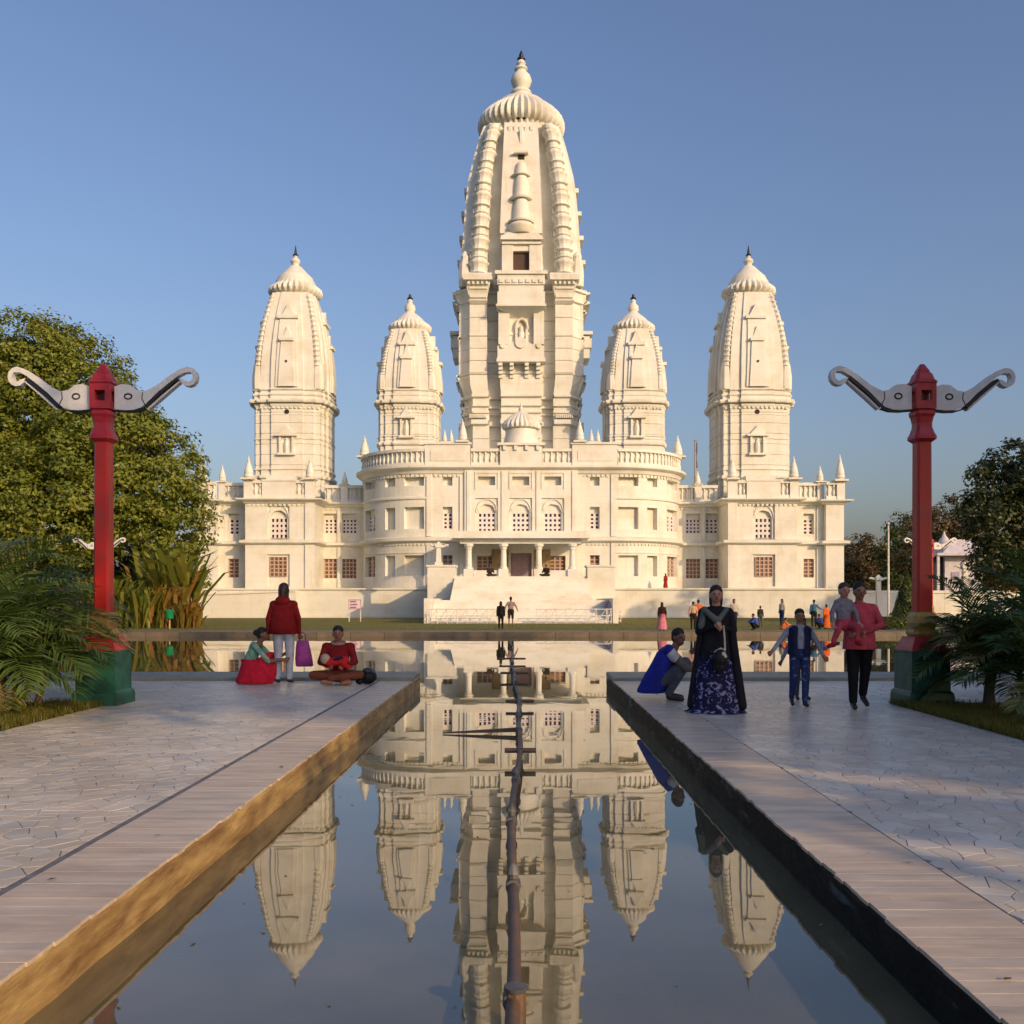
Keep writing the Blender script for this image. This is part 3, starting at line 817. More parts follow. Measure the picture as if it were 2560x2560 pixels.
def tower(name, cx, D, ys, crown, spike, body_y, cor_y, label, kw=.94):
    u = D / F; ys = [(y, w_ * kw) for y, w_ in ys]; crown = [(y, r * (kw + .05)) for y, r in crown]
    Z = lambda y: wz(y, D)
    prof = [(Z(y), w_ * u) for y, w_ in ys]
    b = MB(); rings = []
    for (z0, w0), (z1, w1) in zip(prof, prof[1:]):
        n = max(1, int((z1 - z0) / 1.0))
        for k in range(n):
            za, wa = z0 + (z1 - z0) * k / n, w0 + (w1 - w0) * k / n
            if n > 1 and k: rings += [plan_ring(cx, D, za - .08, wa), plan_ring(cx, D, za - .075, wa - .07), plan_ring(cx, D, za - .01, wa - .07)]
            rings.append(plan_ring(cx, D, za, wa))
    rings.append(plan_ring(cx, D, prof[-1][0], prof[-1][1]))
    b.loft(rings)
    t = b.build(name, ST, T); t['label'] = label
    W = prof[0][1]
    # mouldings: base, string course, cornice
    m = MB()
    for y, dy, ex in ((body_y - 6, 8, 1.06), (body_y - 22, 4, 1.03), (cor_y + 105, 3, 1.02), (cor_y + 48, 2, 1.012), (cor_y + 22, 7, 1.03), (cor_y + 12, 8, 1.10), (cor_y - 2, 5, 1.03), (cor_y - 14, 4, 1.04)):
        if y > body_y: continue
        w_ = interp(prof, Z(y)) * ex
        m.loft([plan_ring(cx, D, Z(y + dy), w_ * .985), plan_ring(cx, D, Z(y + dy * .6), w_), plan_ring(cx, D, Z(y), w_)])
    m.build('mouldings', ST, t)
    q = MB(); wd = interp(prof, Z(cor_y + 22))
    for k in range(15):
        xx = cx + (k - 7) / 7.4 * wd * .86; dep = wd * (1.0 if abs(xx - cx) < .42 * wd else .94 if abs(xx - cx) < .7 * wd else .87)
        q.box(xx - wd * .028, xx + wd * .028, D - dep - .16, D - dep + .02, Z(cor_y + 34), Z(cor_y + 29.5))
    q.build('dentil_row', ST, t)['kind'] = 'stuff'
    # crown: fluted amalaka with stepped dome and pot finial
    c = MB(); cp = [(Z(y), r * u) for y, r in crown]
    c.lathe(cx, D, cp, 112, 28, .10, (Z(crown[1][0]), Z(crown[4][0])))
    c.build('crown', ST, t, True)
    s = MB(); s.lathe(cx, D, [(Z(spike[0]), .26), (Z(spike[0] - 3), .3), (Z(spike[0] - 6), .14), (Z(spike[0] - 12), .12), (Z(spike[1]), .02)], 8)
    s.build('spike', M['spike'], t, True)
    # nested relief panels on the four faces of the spire (front ones carry detail)
    rz0 = Z(cor_y - 18); rz1 = prof[-1][0]; H = rz1 - rz0
    for kq, (fr0, fr1, wa, wb_, pr) in enumerate(((0, .70, .30, .22, .14), (0, .46, .22, .15, .28))):
        for face in range(3):
            mb = MB(); relief(mb, 0, 0, prof, rz0, rz0 + H * fr1, W * wa, W * wb_, pr)
            zt = rz0 + H * fr1; h = interp(prof, zt)
            mb.box(-W * wb_ * 1.25, W * wb_ * 1.25, -h - pr - .2, -h + .3, zt - .02, zt + .28)
            mb.prism([(-W * wb_ * .8, zt + .28), (W * wb_ * .8, zt + .28), (0, zt + 1.5)], -h - .1, -h + .5)
            a = (0, math.pi / 2, -math.pi / 2)[face]; ca, sa = math.cos(a), math.sin(a)
            mb.v = [(cx + x * ca - y * sa, D + x * sa + y * ca, z) for x, y, z in mb.v]
            mb.build('relief_panel', ST, t)
    # little corner spires at the foot of the curve
    for sx in (-1, 1):
        for sy in (-1, 1):
            q = MB(); x = cx + sx * W * .80; y = D + sy * W * .80; h = H * .36; r = W * .17; z = Z(cor_y - 14)
            q.lathe(x, y, [(z, r), (z + h * .35, r * 1.02), (z + h * .65, r * .8), (z + h * .85, r * .45), (z + h * .9, r * .55), (z + h, .03)], 8, rot=R(22.5))
            q.build('corner_spire', ST, t, True)
    # ribs of stacked bosses up the corners of the spire
    for sx in (-1, 1):
        q = MB(); rings = []; n = 44
        for k in range(n + 1):
            z = rz0 + H * .22 + H * .76 * k / n; h = interp(prof, z); r = W * .075 * (1 + .35 * math.cos(k * 2 * math.pi / 3.0))
            rings.append([(cx + sx * h * .78 + r * math.cos(a_), D - h * .86 + r * math.sin(a_), z) for a_ in [2 * math.pi * i / 8 for i in range(8)]])
        q.loft(rings); q.build('boss_rib', ST, t)
    # front niche with hood, and round vent above
    yf = D - W
    nb = MB(); zc = Z((body_y + cor_y) / 2 + 20 if body_y - cor_y > 150 else body_y - 42); nw = W * .17
    for sx in (-1, 1): nb.box(cx + sx * nw - .1, cx + sx * nw + .1, yf - .28, yf, zc - .9, zc + .75)
    nb.box(cx - nw * 1.7, cx + nw * 1.7, yf - .5, yf, zc + .75, zc + .95); nb.box(cx - nw * 1.4, cx + nw * 1.4, yf - .4, yf, zc - 1.1, zc - .9)
    nb.prism([(cx - nw * 1.2, zc + .95), (cx + nw * 1.2, zc + .95), (cx, zc + 1.8)], yf - .3, yf)
    nb.lathe(cx, yf - .08, [(zc - .9, .2), (zc - .2, .26), (zc + .2, .2), (zc + .35, .13), (zc + .5, .15), (zc + .65, .05)], 8)
    nb.build('niche', ST, t)
    vb = MB(); r = .24 if body_y - cor_y > 150 else .0
    if r:
        zv = Z(cor_y + 42); vb.prism([(cx + r * math.cos(2 * math.pi * i / 14), zv + r * math.sin(2 * math.pi * i / 14)) for i in range(14)], yf - .03, yf + .2); vb.build('vent', M['dark'], t)
        zv = Z(cor_y - 78); yv = D - interp(prof, zv) - .30; vb = MB(); vb.prism([(cx + .12 * math.cos(2 * math.pi * i / 10), zv + .12 * math.sin(2 * math.pi * i / 10)) for i in range(10)], yv - .03, yv + .2); vb.build('vent', M['dark'], t)
    return t

outer_ys = [(1250, 96), (1022, 96), (1020, 99), (1000, 99), (998, 97), (960, 97.5), (925, 96), (880, 91), (850, 86), (820, 79), (800, 73.5), (775, 66), (746, 56)]
outer_cr = [(748, 48), (742, 60), (736, 65), (727, 64), (719, 54), (714, 50), (708, 49), (703, 45), (697, 43), (690, 36), (680, 26), (670, 17), (664, 8), (660, 9), (655, 13), (649, 10), (644, 4), (641, 6)]
inner_ys = [(1150, 79), (1020, 79), (1018, 82), (1002, 82), (1000, 80), (960, 79), (930, 76), (900, 71), (870, 62), (850, 55.5), (834, 50)]
inner_cr = [(836, 42), (830, 49), (825, 53), (818, 52), (812, 45), (806, 38), (800, 33), (792, 24), (785, 15), (781, 11), (775, 14), (766, 13), (758, 6), (753, 7), (748, 4)]
tower('outer_tower', wx(739, 98), 98, outer_ys, outer_cr, (641, 613), 1205, 1005, 'tall outer spire nearest the big leafy tree')
tower('outer_tower', wx(1871, 98), 98, outer_ys, outer_cr, (641, 613), 1205, 1005, 'tall outer spire on the side away from the big tree')
tower('inner_tower', wx(1025, 94), 94, inner_ys, inner_cr, (749, 735), 1122, 1003, 'short inner spire between great tower and tree side spire')
tower('inner_tower', wx(1583, 94), 94, inner_ys, inner_cr, (749, 735), 1122, 1003, 'short inner spire on the far side of the great tower')

# ---- great central tower
D = 102.0; u = D / F; Z = lambda y: wz(y, D)
main_ys = [(1180, 146), (1092, 146), (1090, 150), (1080, 150), (1078, 146), (1060, 146), (1058, 149), (1046, 149), (1044, 146), (1028, 146), (1026, 149), (1018, 149), (1016, 147), (998, 153), (975, 163), (968, 163), (966, 160), (880, 160), (878, 161.5), (874, 161.5), (872, 159), (800, 159), (798, 164), (782, 166), (770, 168), (766, 168), (764, 156), (740, 156), (690, 155), (640, 150), (600, 147.5), (560, 144), (520, 140), (488, 135), (450, 126), (410, 116), (385, 109), (359, 100), (352, 97)]
prof = [(Z(y), w_ * .957 * u) for y, w_ in main_ys]
b = MB(); rings = []
def gt_ring(z, w, gr=0.0):
    k = min(1.0, w / (149 * u)) * u; wf = w if z > Z(968) else 153.5 * u; w -= gr; wf -= gr
    P = lambda w: [(50 * k, w), (50 * k, w - 36 * k), (80 * k, w - 36 * k), (80 * k, w - 5 * k), (121 * k, w - 5 * k), (121 * k, w - 12 * k)]
    q = [(x_, -y_) for x_, y_ in P(wf)]; q2 = [(x_, -y_) for x_, y_ in P(w)]
    A = q + [(-y_, -x_) for x_, y_ in q2[::-1]]            # front centre to right centre
    half = A + [(x_, -y_) for x_, y_ in A[::-1]]
    return [(x_, D + y_, z) for x_, y_ in half + [(-x_, y_) for x_, y_ in half[::-1]]]
for (z0, w0), (z1, w1) in zip(prof, prof[1:]):
    n = max(1, int((z1 - z0) / 1.2))
    for kk in range(n):
        za, wa = z0 + (z1 - z0) * kk / n, w0 + (w1 - w0) * kk / n
        if n > 1 and kk: rings += [gt_ring(za - .09, wa + (w0 - w1) * .0, 0), gt_ring(za - .08, wa, .10), gt_ring(za - .01, wa, .10)]
        rings.append(gt_ring(za, wa))
rings.append(gt_ring(*prof[-1]))
b.loft(rings)
GT = b.build('great_tower', ST, T); GT['label'] = 'tallest central tower with ringed columns and fluted dome'
c = MB(); cr = [(356, 84), (340, 88), (338, 97), (330, 104), (318, 105), (305, 101), (292, 90), (280, 76), (268, 62), (262, 58), (252, 40), (244, 26), (240, 24), (236, 27), (230, 24), (224, 16), (214, 23), (203, 26.5), (190, 22), (182, 14), (178, 12), (175, 17), (170, 15), (165, 8), (160, 12), (154, 9), (150, 5)]
c.lathe(0, D, [(Z(y), r * u) for y, r in cr], 160, 40, .10, (Z(341), Z(275))); c.build('crown', ST, GT, True)
s = MB(); s.lathe(0, D, [(Z(150), .42), (Z(147), .45), (Z(142), .22), (Z(138), .25), (Z(126), .03)], 8); s.build('spike', M['spike'], GT, True)
# ringed columns on front and sides
def ring_col(face, sx):
    mb = MB(); rr = []; n = 170; za, zb = Z(740), Z(360)
    key = [(0, .78), (.06, .78), (.08, 1.12), (.13, 1.12), (.15, .92), (.22, .86), (.34, .90), (.46, 1.05), (.52, 1.18), (.60, 1.2), (.64, 1.0), (.68, .82), (.74, .80), (.76, 1.0), (.81, 1.0), (.83, .78), (1, .78)]
    for kk in range(n + 1):
        t_ = kk / n; z = za + (zb - za) * t_; h = interp(prof, z)
        r = (21.5 - 4.5 * t_) * u * interp(key, (t_ * 7) % 1)
        x, y = sx * min(h, 149 * u) * .675, -h * .955
        rr.append([(x + r * math.cos(a_), y + r * math.sin(a_), z) for a_ in [2 * math.pi * i / 12 for i in range(12)]])
    mb.loft(rr)
    a = face * math.pi / 2; ca, sa = math.cos(a), math.sin(a)
    mb.v = [(x * ca - y * sa, D + x * sa + y * ca, z) for x, y, z in mb.v]
    mb.build('ringed_column', ST, GT)
for face in (0, 2):
    for sx in (-1, 1): ring_col(face, sx)
def gbox(name, px0, px1, y0, y1, d0, d1, m=None, parent=None, Dr=None):
    """block on the tower front; d measured forwards from the raha face"""
    Df = D - 160 * u if Dr is None else Dr
    q = MB(); q.box((px0 - 1305) / F * D, (px1 - 1305) / F * D, Df - d1, Df - d0, Z(y1), Z(y0)); return q.build(name, m or ST, parent or GT)
FY = D - 149.5 * u
# raha front relief panels above the window
q = MB(); relief(q, 0, 0, prof, Z(640), Z(356), 50 * u, 40 * u, .25, 14); q.v = [(x, y + D, z) for x, y, z in q.v]; q.build('relief_panel', ST, GT)
def fy(y): return D - interp(prof, Z(y)) - .25
# bell stack
for y0, y1, w0, w1 in ((617, 562, 23, 20), (560, 504, 20, 17), (502, 470, 17, 14)):
    q = MB(); h = Z(y1) - Z(y0); yy = fy((y0 + y1) / 2) + .1
    q.lathe(0, yy, [(Z(y0), w0 * 1.35 * u), (Z(y0) + h * .07, w0 * 1.42 * u), (Z(y0) + h * .12, w0 * .95 * u), (Z(y0) + h * .5, w0 * .88 * u), (Z(y0) + h * .8, w1 * .9 * u), (Z(y0) + h, w1 * .75 * u)], 16); q.build('bell_moulding', ST, GT, True)
q = MB(); q.lathe(0, fy(630) + .15, [(Z(642), 24 * u), (Z(632), 31 * u), (Z(626), 32 * u), (Z(619), 27 * u)], 18); q.build('bell_moulding', ST, GT, True)
yy = fy(452); q = MB(); q.box(-.32, .32, yy - .06, yy + .3, Z(464), Z(446)); q.build('slit_window', M['dark'], GT)
q = MB(); q.box(-.72, .72, yy - .5, yy + .3, Z(446), Z(441)); q.build('slit_hood', ST, GT)
yy = fy(339); q = MB(); q.box(-.5, .5, D - 89 * u - .05, D - 80 * u, Z(341), Z(336)); q.build('slit_window', M['dark'], GT)
q = MB()
for k in range(5):
    a = math.pi * k / 4; q.box(-1.3 + .55 * k, -1.0 + .55 * k, fy(375) - .12, fy(375) + .2, Z(380) - .3 * math.sin(a), Z(368)); 
q.box(-.14, .14, fy(405) - .12, fy(405) + .4, Z(432), Z(380)); q.build('carved_emblem', ST, GT)
# window aedicule
q = MB(); y0 = FY; x = lambda p: (p - 1305) / F * D
q.loft([[(x(1256), y0 - 1.1, Z(664)), (x(1356), y0 - 1.1, Z(664)), (x(1356), y0 + .3, Z(664)), (x(1256), y0 + .3, Z(664))], [(x(1258), y0 - .95, Z(656)), (x(1354), y0 - .95, Z(656)), (x(1354), y0 + .3, Z(656)), (x(1258), y0 + .3, Z(656))], [(x(1272), y0 - .3, Z(640)), (x(1340), y0 - .3, Z(640)), (x(1340), y0 + .3, Z(640)), (x(1272), y0 + .3, Z(640))]])
q.box(x(1260), x(1352), y0 - .8, y0 + .3, Z(672), Z(664)); q.build('window_pediment', ST, GT)
for a, b_ in ((1260, 1286), (1324, 1352)):
    q = MB(); q.box(x(a), x(b_), y0 - .62, y0 + .3, Z(738), Z(672)); q.build('window_jamb', ST, GT)
q = MB(); q.box(x(1286), x(1324), y0 - .5, y0 + .3, Z(686), Z(672)); q.build('window_lintel', ST, GT)
q = MB(); q.box(x(1286), x(1324), y0 - .06, y0 + .05, Z(738), Z(686)); q.build('window', mat('dark_brown_window', (.07, .035, .02), .6), GT)
# upper balcony block
q = MB(); q.box(x(1244), x(1366), y0 - 1.5, y0 + .2, Z(747), Z(739)); q.box(x(1250), x(1360), y0 - 1.3, y0 + .2, Z(770), Z(747)); q.box(x(1253), x(1357), y0 - 1.15, y0 + .2, Z(787), Z(770)); q.box(x(1250), x(1360), y0 - 1.35, y0 + .2, Z(818), Z(787)); q.box(x(1247), x(1363), y0 - 1.75, y0 + .2, Z(823), Z(818))
bal = q.build('balcony_block', ST, GT)
for k in range(7):
    q = MB(); cxk = x(1259 + k * 15.3); q.box(cxk - .2, cxk + .2, y0 - 1.42, y0 - 1.3, Z(766), Z(758)); q.build('dentil', ST, bal)
q = MB(); q.loft([[(x(1252), y0 - 1.4, Z(823)), (x(1358), y0 - 1.4, Z(823)), (x(1358), y0, Z(823)), (x(1252), y0, Z(823))], [(x(1280), y0 - .2, Z(840)), (x(1330), y0 - .2, Z(840)), (x(1330), y0, Z(840)), (x(1280), y0, Z(840))]]); q.build('balcony_soffit', ST, bal)
# niche with seated figure, piers, parapet, brackets
for a, b_ in ((1252, 1278), (1334, 1358)):
    q = MB(); q.box(x(a), x(b_), y0 - .75, y0 + .2, Z(905), Z(823)); q.build('niche_pier', ST, GT)
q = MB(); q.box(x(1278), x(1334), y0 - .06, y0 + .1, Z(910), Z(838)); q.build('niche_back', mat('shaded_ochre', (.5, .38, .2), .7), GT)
q = MB()
for p in (1294, 1318): q.box(x(p) - .13, x(p) + .13, y0 - .5, y0, Z(900), Z(868))
pts = [(x(1306) + 14 * u * math.cos(math.pi * k / 10), y0 - .4, Z(868) + 24 * u * math.sin(math.pi * k / 10)) for k in range(11)]
q.tube(pts, .14, 6); q.build('niche_arch', ST, GT)
q = MB(); q.lathe(0, y0 - .4, [(Z(905), .5), (Z(893), .5), (Z(888), .3), (Z(878), .36), (Z(871), .2), (Z(866), .24), (Z(860), .1)], 10); q.build('statue', ST, GT, True)
q = MB(); q.prism([(x(1250), Z(944)), (x(1358), Z(944)), (x(1358), Z(912)), (x(1330), Z(908)), (x(1304), Z(893)), (x(1278), Z(908)), (x(1250), Z(912))], y0 - 1.25, y0 - .9); q.box(x(1248), x(1361), y0 - 1.35, y0 + .2, Z(949), Z(941)); bp_ = q.build('balcony_parapet', ST, GT)
for p, rr_ in ((1304, .55), (1262, .25), (1346, .25)):
    q = MB(); zc = Z(905 if rr_ > .4 else 912); q.prism([(x(p) + rr_ * math.cos(2 * math.pi * i / 14), zc + rr_ * math.sin(2 * math.pi * i / 14)) for i in range(14)], y0 - 1.42, y0 - 1.2); q.build('rosette', ST, bp_)
for p in (1257, 1283, 1318, 1345):
    q = MB(); xx = x(p)
    q.prism([(-.0, 0), (.3, 0), (.3, .4)], 0, 1) if False else None
    for k in range(4): q.box(xx - .2, xx + .2, y0 - 1.2 + k * .28, y0 + .1, Z(957 + k * 8), Z(949.2 + k * 8))
    q.build('bracket', ST, GT)
# side balconies seen in silhouette and small hoods up the sides
for sx in (-1, 1):
    xs = sx * 152 * u
    q = MB(); q.box(min(xs, xs + sx * .7), max(xs, xs + sx * .7), D - 1.6, D + 1.6, Z(905), Z(850)); q.box(min(xs, xs + sx * 1.0), max(xs, xs + sx * 1.0), D - 1.9, D + 1.9, Z(848), Z(840)); q.box(min(xs, xs + sx * .9), max(xs, xs + sx * .9), D - 1.8, D + 1.8, Z(880), Z(858)); q.build('side_balcony', ST, GT)
    for yy_ in (488, 545, 605, 665):
        h = interp(prof, Z(yy_)); q = MB(); q.box(sx * h - .5, sx * h + .55, D - 1.2, D + 1.2, Z(yy_ + 5), Z(yy_ - 5)); q.build('side_hood', ST, GT)
    for sy in (-1, 1):
        q = MB(); xx, yy_ = sx * 133 * u, D + sy * 133 * u
        q.lathe(xx, yy_, [(Z(762), 15 * u), (Z(735), 16 * u), (Z(710), 14 * u), (Z(695), 9 * u), (Z(690), 11 * u), (Z(684), 8 * u), (Z(676), .05)], 8, rot=R(22.5)); q.build('corner_spire', ST, GT, True)
# base mouldings, projecting cornice and flared pilaster capitals
for y0_, y1_, ex in ((1026, 1018, .32), (1048, 1041, .30), (1064, 1057, .26), (1090, 1078, .42), (882, 877, .10), (972, 966, .16), (800, 795, .18), (776, 769, .34)):
    q = MB(); z0, z1 = Z(y0_), Z(y1_); w_ = interp(prof, (z0 + z1) / 2)
    q.loft([gt_ring(z0, w_, -.02), gt_ring(z0 + .06, w_, -ex), gt_ring(z1 - .02, w_, -ex), gt_ring(z1, w_, -.02)]); q.build('moulding', ST, GT)
for sx in (-1, 1):
    c0 = sx * 101 * u; yf_ = D - 148.5 * u
    q = MB(); q.loft([[(c0 - w_ * u, yf_ - p_, Z(y_)), (c0 + w_ * u, yf_ - p_, Z(y_)), (c0 + w_ * u, yf_ + 1, Z(y_)), (c0 - w_ * u, yf_ + 1, Z(y_))] for y_, w_, p_ in ((806, 19, .05), (800, 23, .35), (796, 20, .2), (780, 24, .4), (764, 28, .7), (758, 29, .75), (757, 34, 1.15), (745, 35, 1.2), (741, 33, 1.1))]); q.build('pilaster_capital', ST, GT)
    q = MB()
    for k in range(5): xx = c0 + (k - 2) * 10.5 * u; q.box(xx - .11, xx + .11, yf_ - .95, yf_ - .6, Z(766), Z(759))
    q.build('dentil_row', ST, GT)['kind'] = 'stuff'
    q = MB()
    for k in range(9): xx = c0 + (k - 4) * 4.6 * u; q.box(xx - .07, xx + .07, D - 153.5 * u - .30, D - 153.5 * u + .3, Z(1075), Z(1066))
    q.build('dentil_row', ST, GT)['kind'] = 'stuff'
# capital dentils under the cornice of the body
for sx in (-1, 1):
    for k in range(4):
        q = MB(); xx = sx * (.52 + .06 * k) * 165 * u; q.box(xx - .2, xx + .2, D - 157 * u - .12, D - 143 * u, Z(794), Z(786)); q.build('dentil', ST, GT)
# ---------------------------------------------------------------- lamp posts
def oct_ring(w, z, ch=.28):
    a = w / 2; c = a * (1 - ch)
    return [(-c, -a, z), (c, -a, z), (a, -c, z), (a, c, z), (c, a, z), (-c, a, z), (-a, c, z), (-a, -c, z)]
def sq_ring(w, z, ox=0): a = w / 2; return [(-a, -a, z), (a, -a, z), (a, a, z), (-a, a, z)]

def arm_outline():
    # right-hand arm like an elephant trunk: elephant head at the box, trunk sweeping up to a curl
    top = [(.17, .27), (.28, .30), (.40, .29), (.50, .22), (.62, .20), (.80, .28), (1.00, .42), (1.16, .51), (1.26, .54)]
    curl = []
    cx, cz_, r = 1.28, .405, .135
    for k in range(10): a = math.pi / 2 - k * R(29); curl.append((cx + r * math.cos(a), cz_ + r * math.sin(a)))
    inner = []
    for k in range(8): a = math.pi / 2 - (8 - k) * R(29); inner.append((cx + .07 * math.cos(a), cz_ + .07 * math.sin(a)))
    inner = inner + [(1.22, .46), (1.12, .41), (.98, .31), (.82, .19), (.70, .08), (.63, .02)]
    bot = [(.58, -.02), (.46, -.055), (.32, -.06), (.17, -.045)]
    return top, curl, inner, bot

def make_lamp():
    root = empty('lamp_post', (0, 0, 0))
    p = MB()
    p.loft([sq_ring(.62, 0), sq_ring(.62, .13), sq_ring(.60, .17), sq_ring(.545, .2), sq_ring(.535, .70), sq_ring(.55, .72), sq_ring(.55, .745)])
    p.build('pedestal', M['green'], root)
    p = MB(); p.loft([sq_ring(.53, .745), sq_ring(.50, .80), sq_ring(.40, .90), sq_ring(.385, .93)]); p.build('pedestal_cap', M['red_dark'], root)
    p = MB(); p.loft([oct_ring(0.295, .93), oct_ring(0.344, .97), oct_ring(0.344, 1.0), oct_ring(0.279, 1.04), oct_ring(0.328, 1.12), oct_ring(0.312, 1.22), oct_ring(0.238, 1.27)]); p.build('collar', M['gold'], root)
    p = MB(); p.loft([oct_ring(0.221, 1.27), oct_ring(0.209, 2.4), oct_ring(0.201, 3.64)]); p.build('post', M['red'], root)
    p = MB(); p.loft([oct_ring(0.221, 3.62), oct_ring(0.312, 3.66), oct_ring(0.312, 3.70), oct_ring(0.271, 3.74), oct_ring(0.221, 3.82), oct_ring(0.217, 3.88), oct_ring(0.246, 3.96), oct_ring(0.283, 4.0), oct_ring(0.283, 4.04), oct_ring(0.221, 4.07)]); p.build('capital', M['red_dark'], root)
    z0, z1 = 4.07, 4.43; a = .14; h = .072; zc = (z0 + z1) / 2
    p = MB(); p.box(-a, a, -a, a, z0, zc - h); p.box(-a, a, -a, a, zc + h, z1)
    for sx in (-1, 1):
        for sy in (-1, 1):
            x0, x1 = sorted((sx * h, sx * a)); y0, y1 = sorted((sy * h, sy * a)); p.box(x0, x1, y0, y1, zc - h, zc + h)
    bx = p.build('lamp_box', M['red_dark'], root)
    p = MB()
    p.box(-.028, .028, -.028, .028, zc - h, zc + h); p.build('lamp_bulb_holder', M['black'], bx)
    p = MB(); p.loft([oct_ring(0.328, z1 - .001), oct_ring(0.328, z1 + .025), oct_ring(0.271, z1 + .05), oct_ring(0.221, z1 + .13), oct_ring(0.164, z1 + .16), oct_ring(0.164, z1 + .18), oct_ring(0.115, z1 + .22), oct_ring(0.082, z1 + .25), oct_ring(0.050, z1 + .275)]); p.build('lamp_roof', M['red_dark'], root)
    top, curl, inner, bot = arm_outline()
    out = [(.17 + (x - .17) * .915, z) for x, z in top + curl + inner + bot]
    sq = lambda pts: [(.17 + (x - .17) * .915, z) for x, z in pts]
    zb = z0 + .05
    for sx in (-1, 1):
        p = MB()
        p.prism([(sx * x, zb + z) for x, z in out], -.055, .055)
        am = p.build('arm', M['arm'], root)
        p = MB(); p.prism([(sx * x, zb + z) for x, z in sq([(.63, .0), (.82, .165), (1.12, .385), (1.14, .36), (.84, .135), (.66, -.03)])], -.075, .075); p.build('lamp_tube', M['black'], am)
        p = MB(); p.prism([(sx * x, zb + z) for x, z in sq([(.66, -.035), (.85, .125), (1.15, .35), (1.16, .33), (.87, .1), (.68, -.055)])], -.05, .05); p.build('diffuser', M['arm'], am)
        for yy in (-.0565, .0565):
            p = MB(); cx, cz_ = sx * .36, zb + .13
            pts = [(cx + .05 * math.cos(2 * math.pi * k / 14), yy, cz_ + .037 * math.sin(2 * math.pi * k / 14)) for k in range(15)]
            p.tube(pts, .011, 6); p.build('eye_ring', M['black'], am)
            p = MB(); p.tube([(sx * .56, yy, zb + .19), (sx * .55, yy, zb + .1), (sx * .60, yy, zb + .0)], .007, 5); p.build('seam', M['black'], am)
        p = MB(); p.prism([(sx * x, zb + z) for x, z in [(.17, -.05), (.32, -.065), (.46, -.06), (.58, -.025), (.58, -.04), (.46, -.075), (.32, -.08), (.17, -.065)]], -.06, .06); p.build('trim', M['black'], am)
    return root
lamp = make_lamp()
lamp.location = (-5.79, 13.32, .0)
tag(lamp, 'red lamp post with grey scrolled arms in front of the big leafy tree', 'lamp post', 'red lamp posts with scrolled arms')
for x, y, lb in ((5.56, 13.32, 'red lamp post with grey scrolled arms, beside the man in pink'),
                 (-21.0, 47.8, 'far red lamp post with white arms behind the near post by the big tree'),
                 (20.45, 48.0, 'far red lamp post with white arms near the small pale shrine')):
    c = copy_tree(lamp); c.location = (x, y, GZ if y > 20 else 0); c['label'] = lb
    if x > 0 and y < 20: c.rotation_euler.z = R(3)

# small cream T lamps standing by the temple
def t_lamp(x, y, z, h, label):
    r = empty('stone_lamp', (x, y, z)); tag(r, label, 'lamp post', 'cream stone lamps with two arms')
    m = MB(); m.loft([[(x + a * w, y + b * w, z + zz) for a, b in ((-1, -1), (1, -1), (1, 1), (-1, 1))] for zz, w in ((0, .3), (.25, .3), (.3, .2), (h - .35, .17), (h - .3, .27), (h - .05, .25), (h + .2, .03))]); m.build('post', ST, r)
    for sx in (-1, 1):
        m = MB(); m.tube([(x + sx * .15, y, z + h - .22), (x + sx * .4, y, z + h - .2), (x + sx * .65, y, z + h - .08), (x + sx * .78, y, z + h - .16)], [.12, .1, .1, .08], 8); m.build('arm', ST, r)
t_lamp(wx(1097, 77.8), 77.8, FZ + .9, 1.75, 'small cream lamp on the stair pier beside the porch')
t_lamp(wx(2412, 74), 74, GZ, 4.3, 'cream lamp post in front of the small pale shrine')
t_lamp(wx(2196, 84), 84, GZ, 3.6, 'cream lamp post before the trees at the far end of the temple')

# ---------------------------------------------------------------- vegetation
def leaf_mesh(name, C, Nrm, size, matl, parent=None, aspect=.5, var=None, Dr=None, loc=None):
    n = len(C)
    rv = rng.normal(size=(n, 3))
    Nn = Nrm / (np.linalg.norm(Nrm, axis=1, keepdims=True) + 1e-9)
    A = rv if Dr is None else Dr
    A = A - (A * Nn).sum(1, keepdims=True) * Nn
    A /= (np.linalg.norm(A, axis=1, keepdims=True) + 1e-9)
    B = np.cross(Nn, A)
    s = np.asarray(size).reshape(-1, 1) if np.ndim(size) else np.full((n, 1), size)
    o = np.array(loc if loc is not None else (ORG[parent.name] if parent else (0, 0, 0)))
    V = np.empty((n, 4, 3))
    V[:, 0] = C - A * s * .5; V[:, 1] = C + B * s * aspect * .5 + Nn * s * .05; V[:, 2] = C + A * s * .5; V[:, 3] = C - B * s * aspect * .5 + Nn * s * .05
    V = (V - o).reshape(-1, 3)
    me = bpy.data.meshes.new(name)
    me.vertices.add(4 * n); me.vertices.foreach_set('co', V.astype(np.float32).ravel())
    me.loops.add(4 * n); me.loops.foreach_set('vertex_index', np.arange(4 * n, dtype=np.int32))
    me.polygons.add(n); me.polygons.foreach_set('loop_start', np.arange(0, 4 * n, 4, dtype=np.int32))
    me.polygons.foreach_set('loop_total', np.full(n, 4, dtype=np.int32))
    at = me.attributes.new('var', 'FLOAT', 'FACE')
    vv = rng.random(n) if var is None else np.asarray(var)
    at.data.foreach_set('value', vv.astype(np.float32))
    me.update(calc_edges=True); me.materials.append(matl)
    return link(name, me, parent, o)

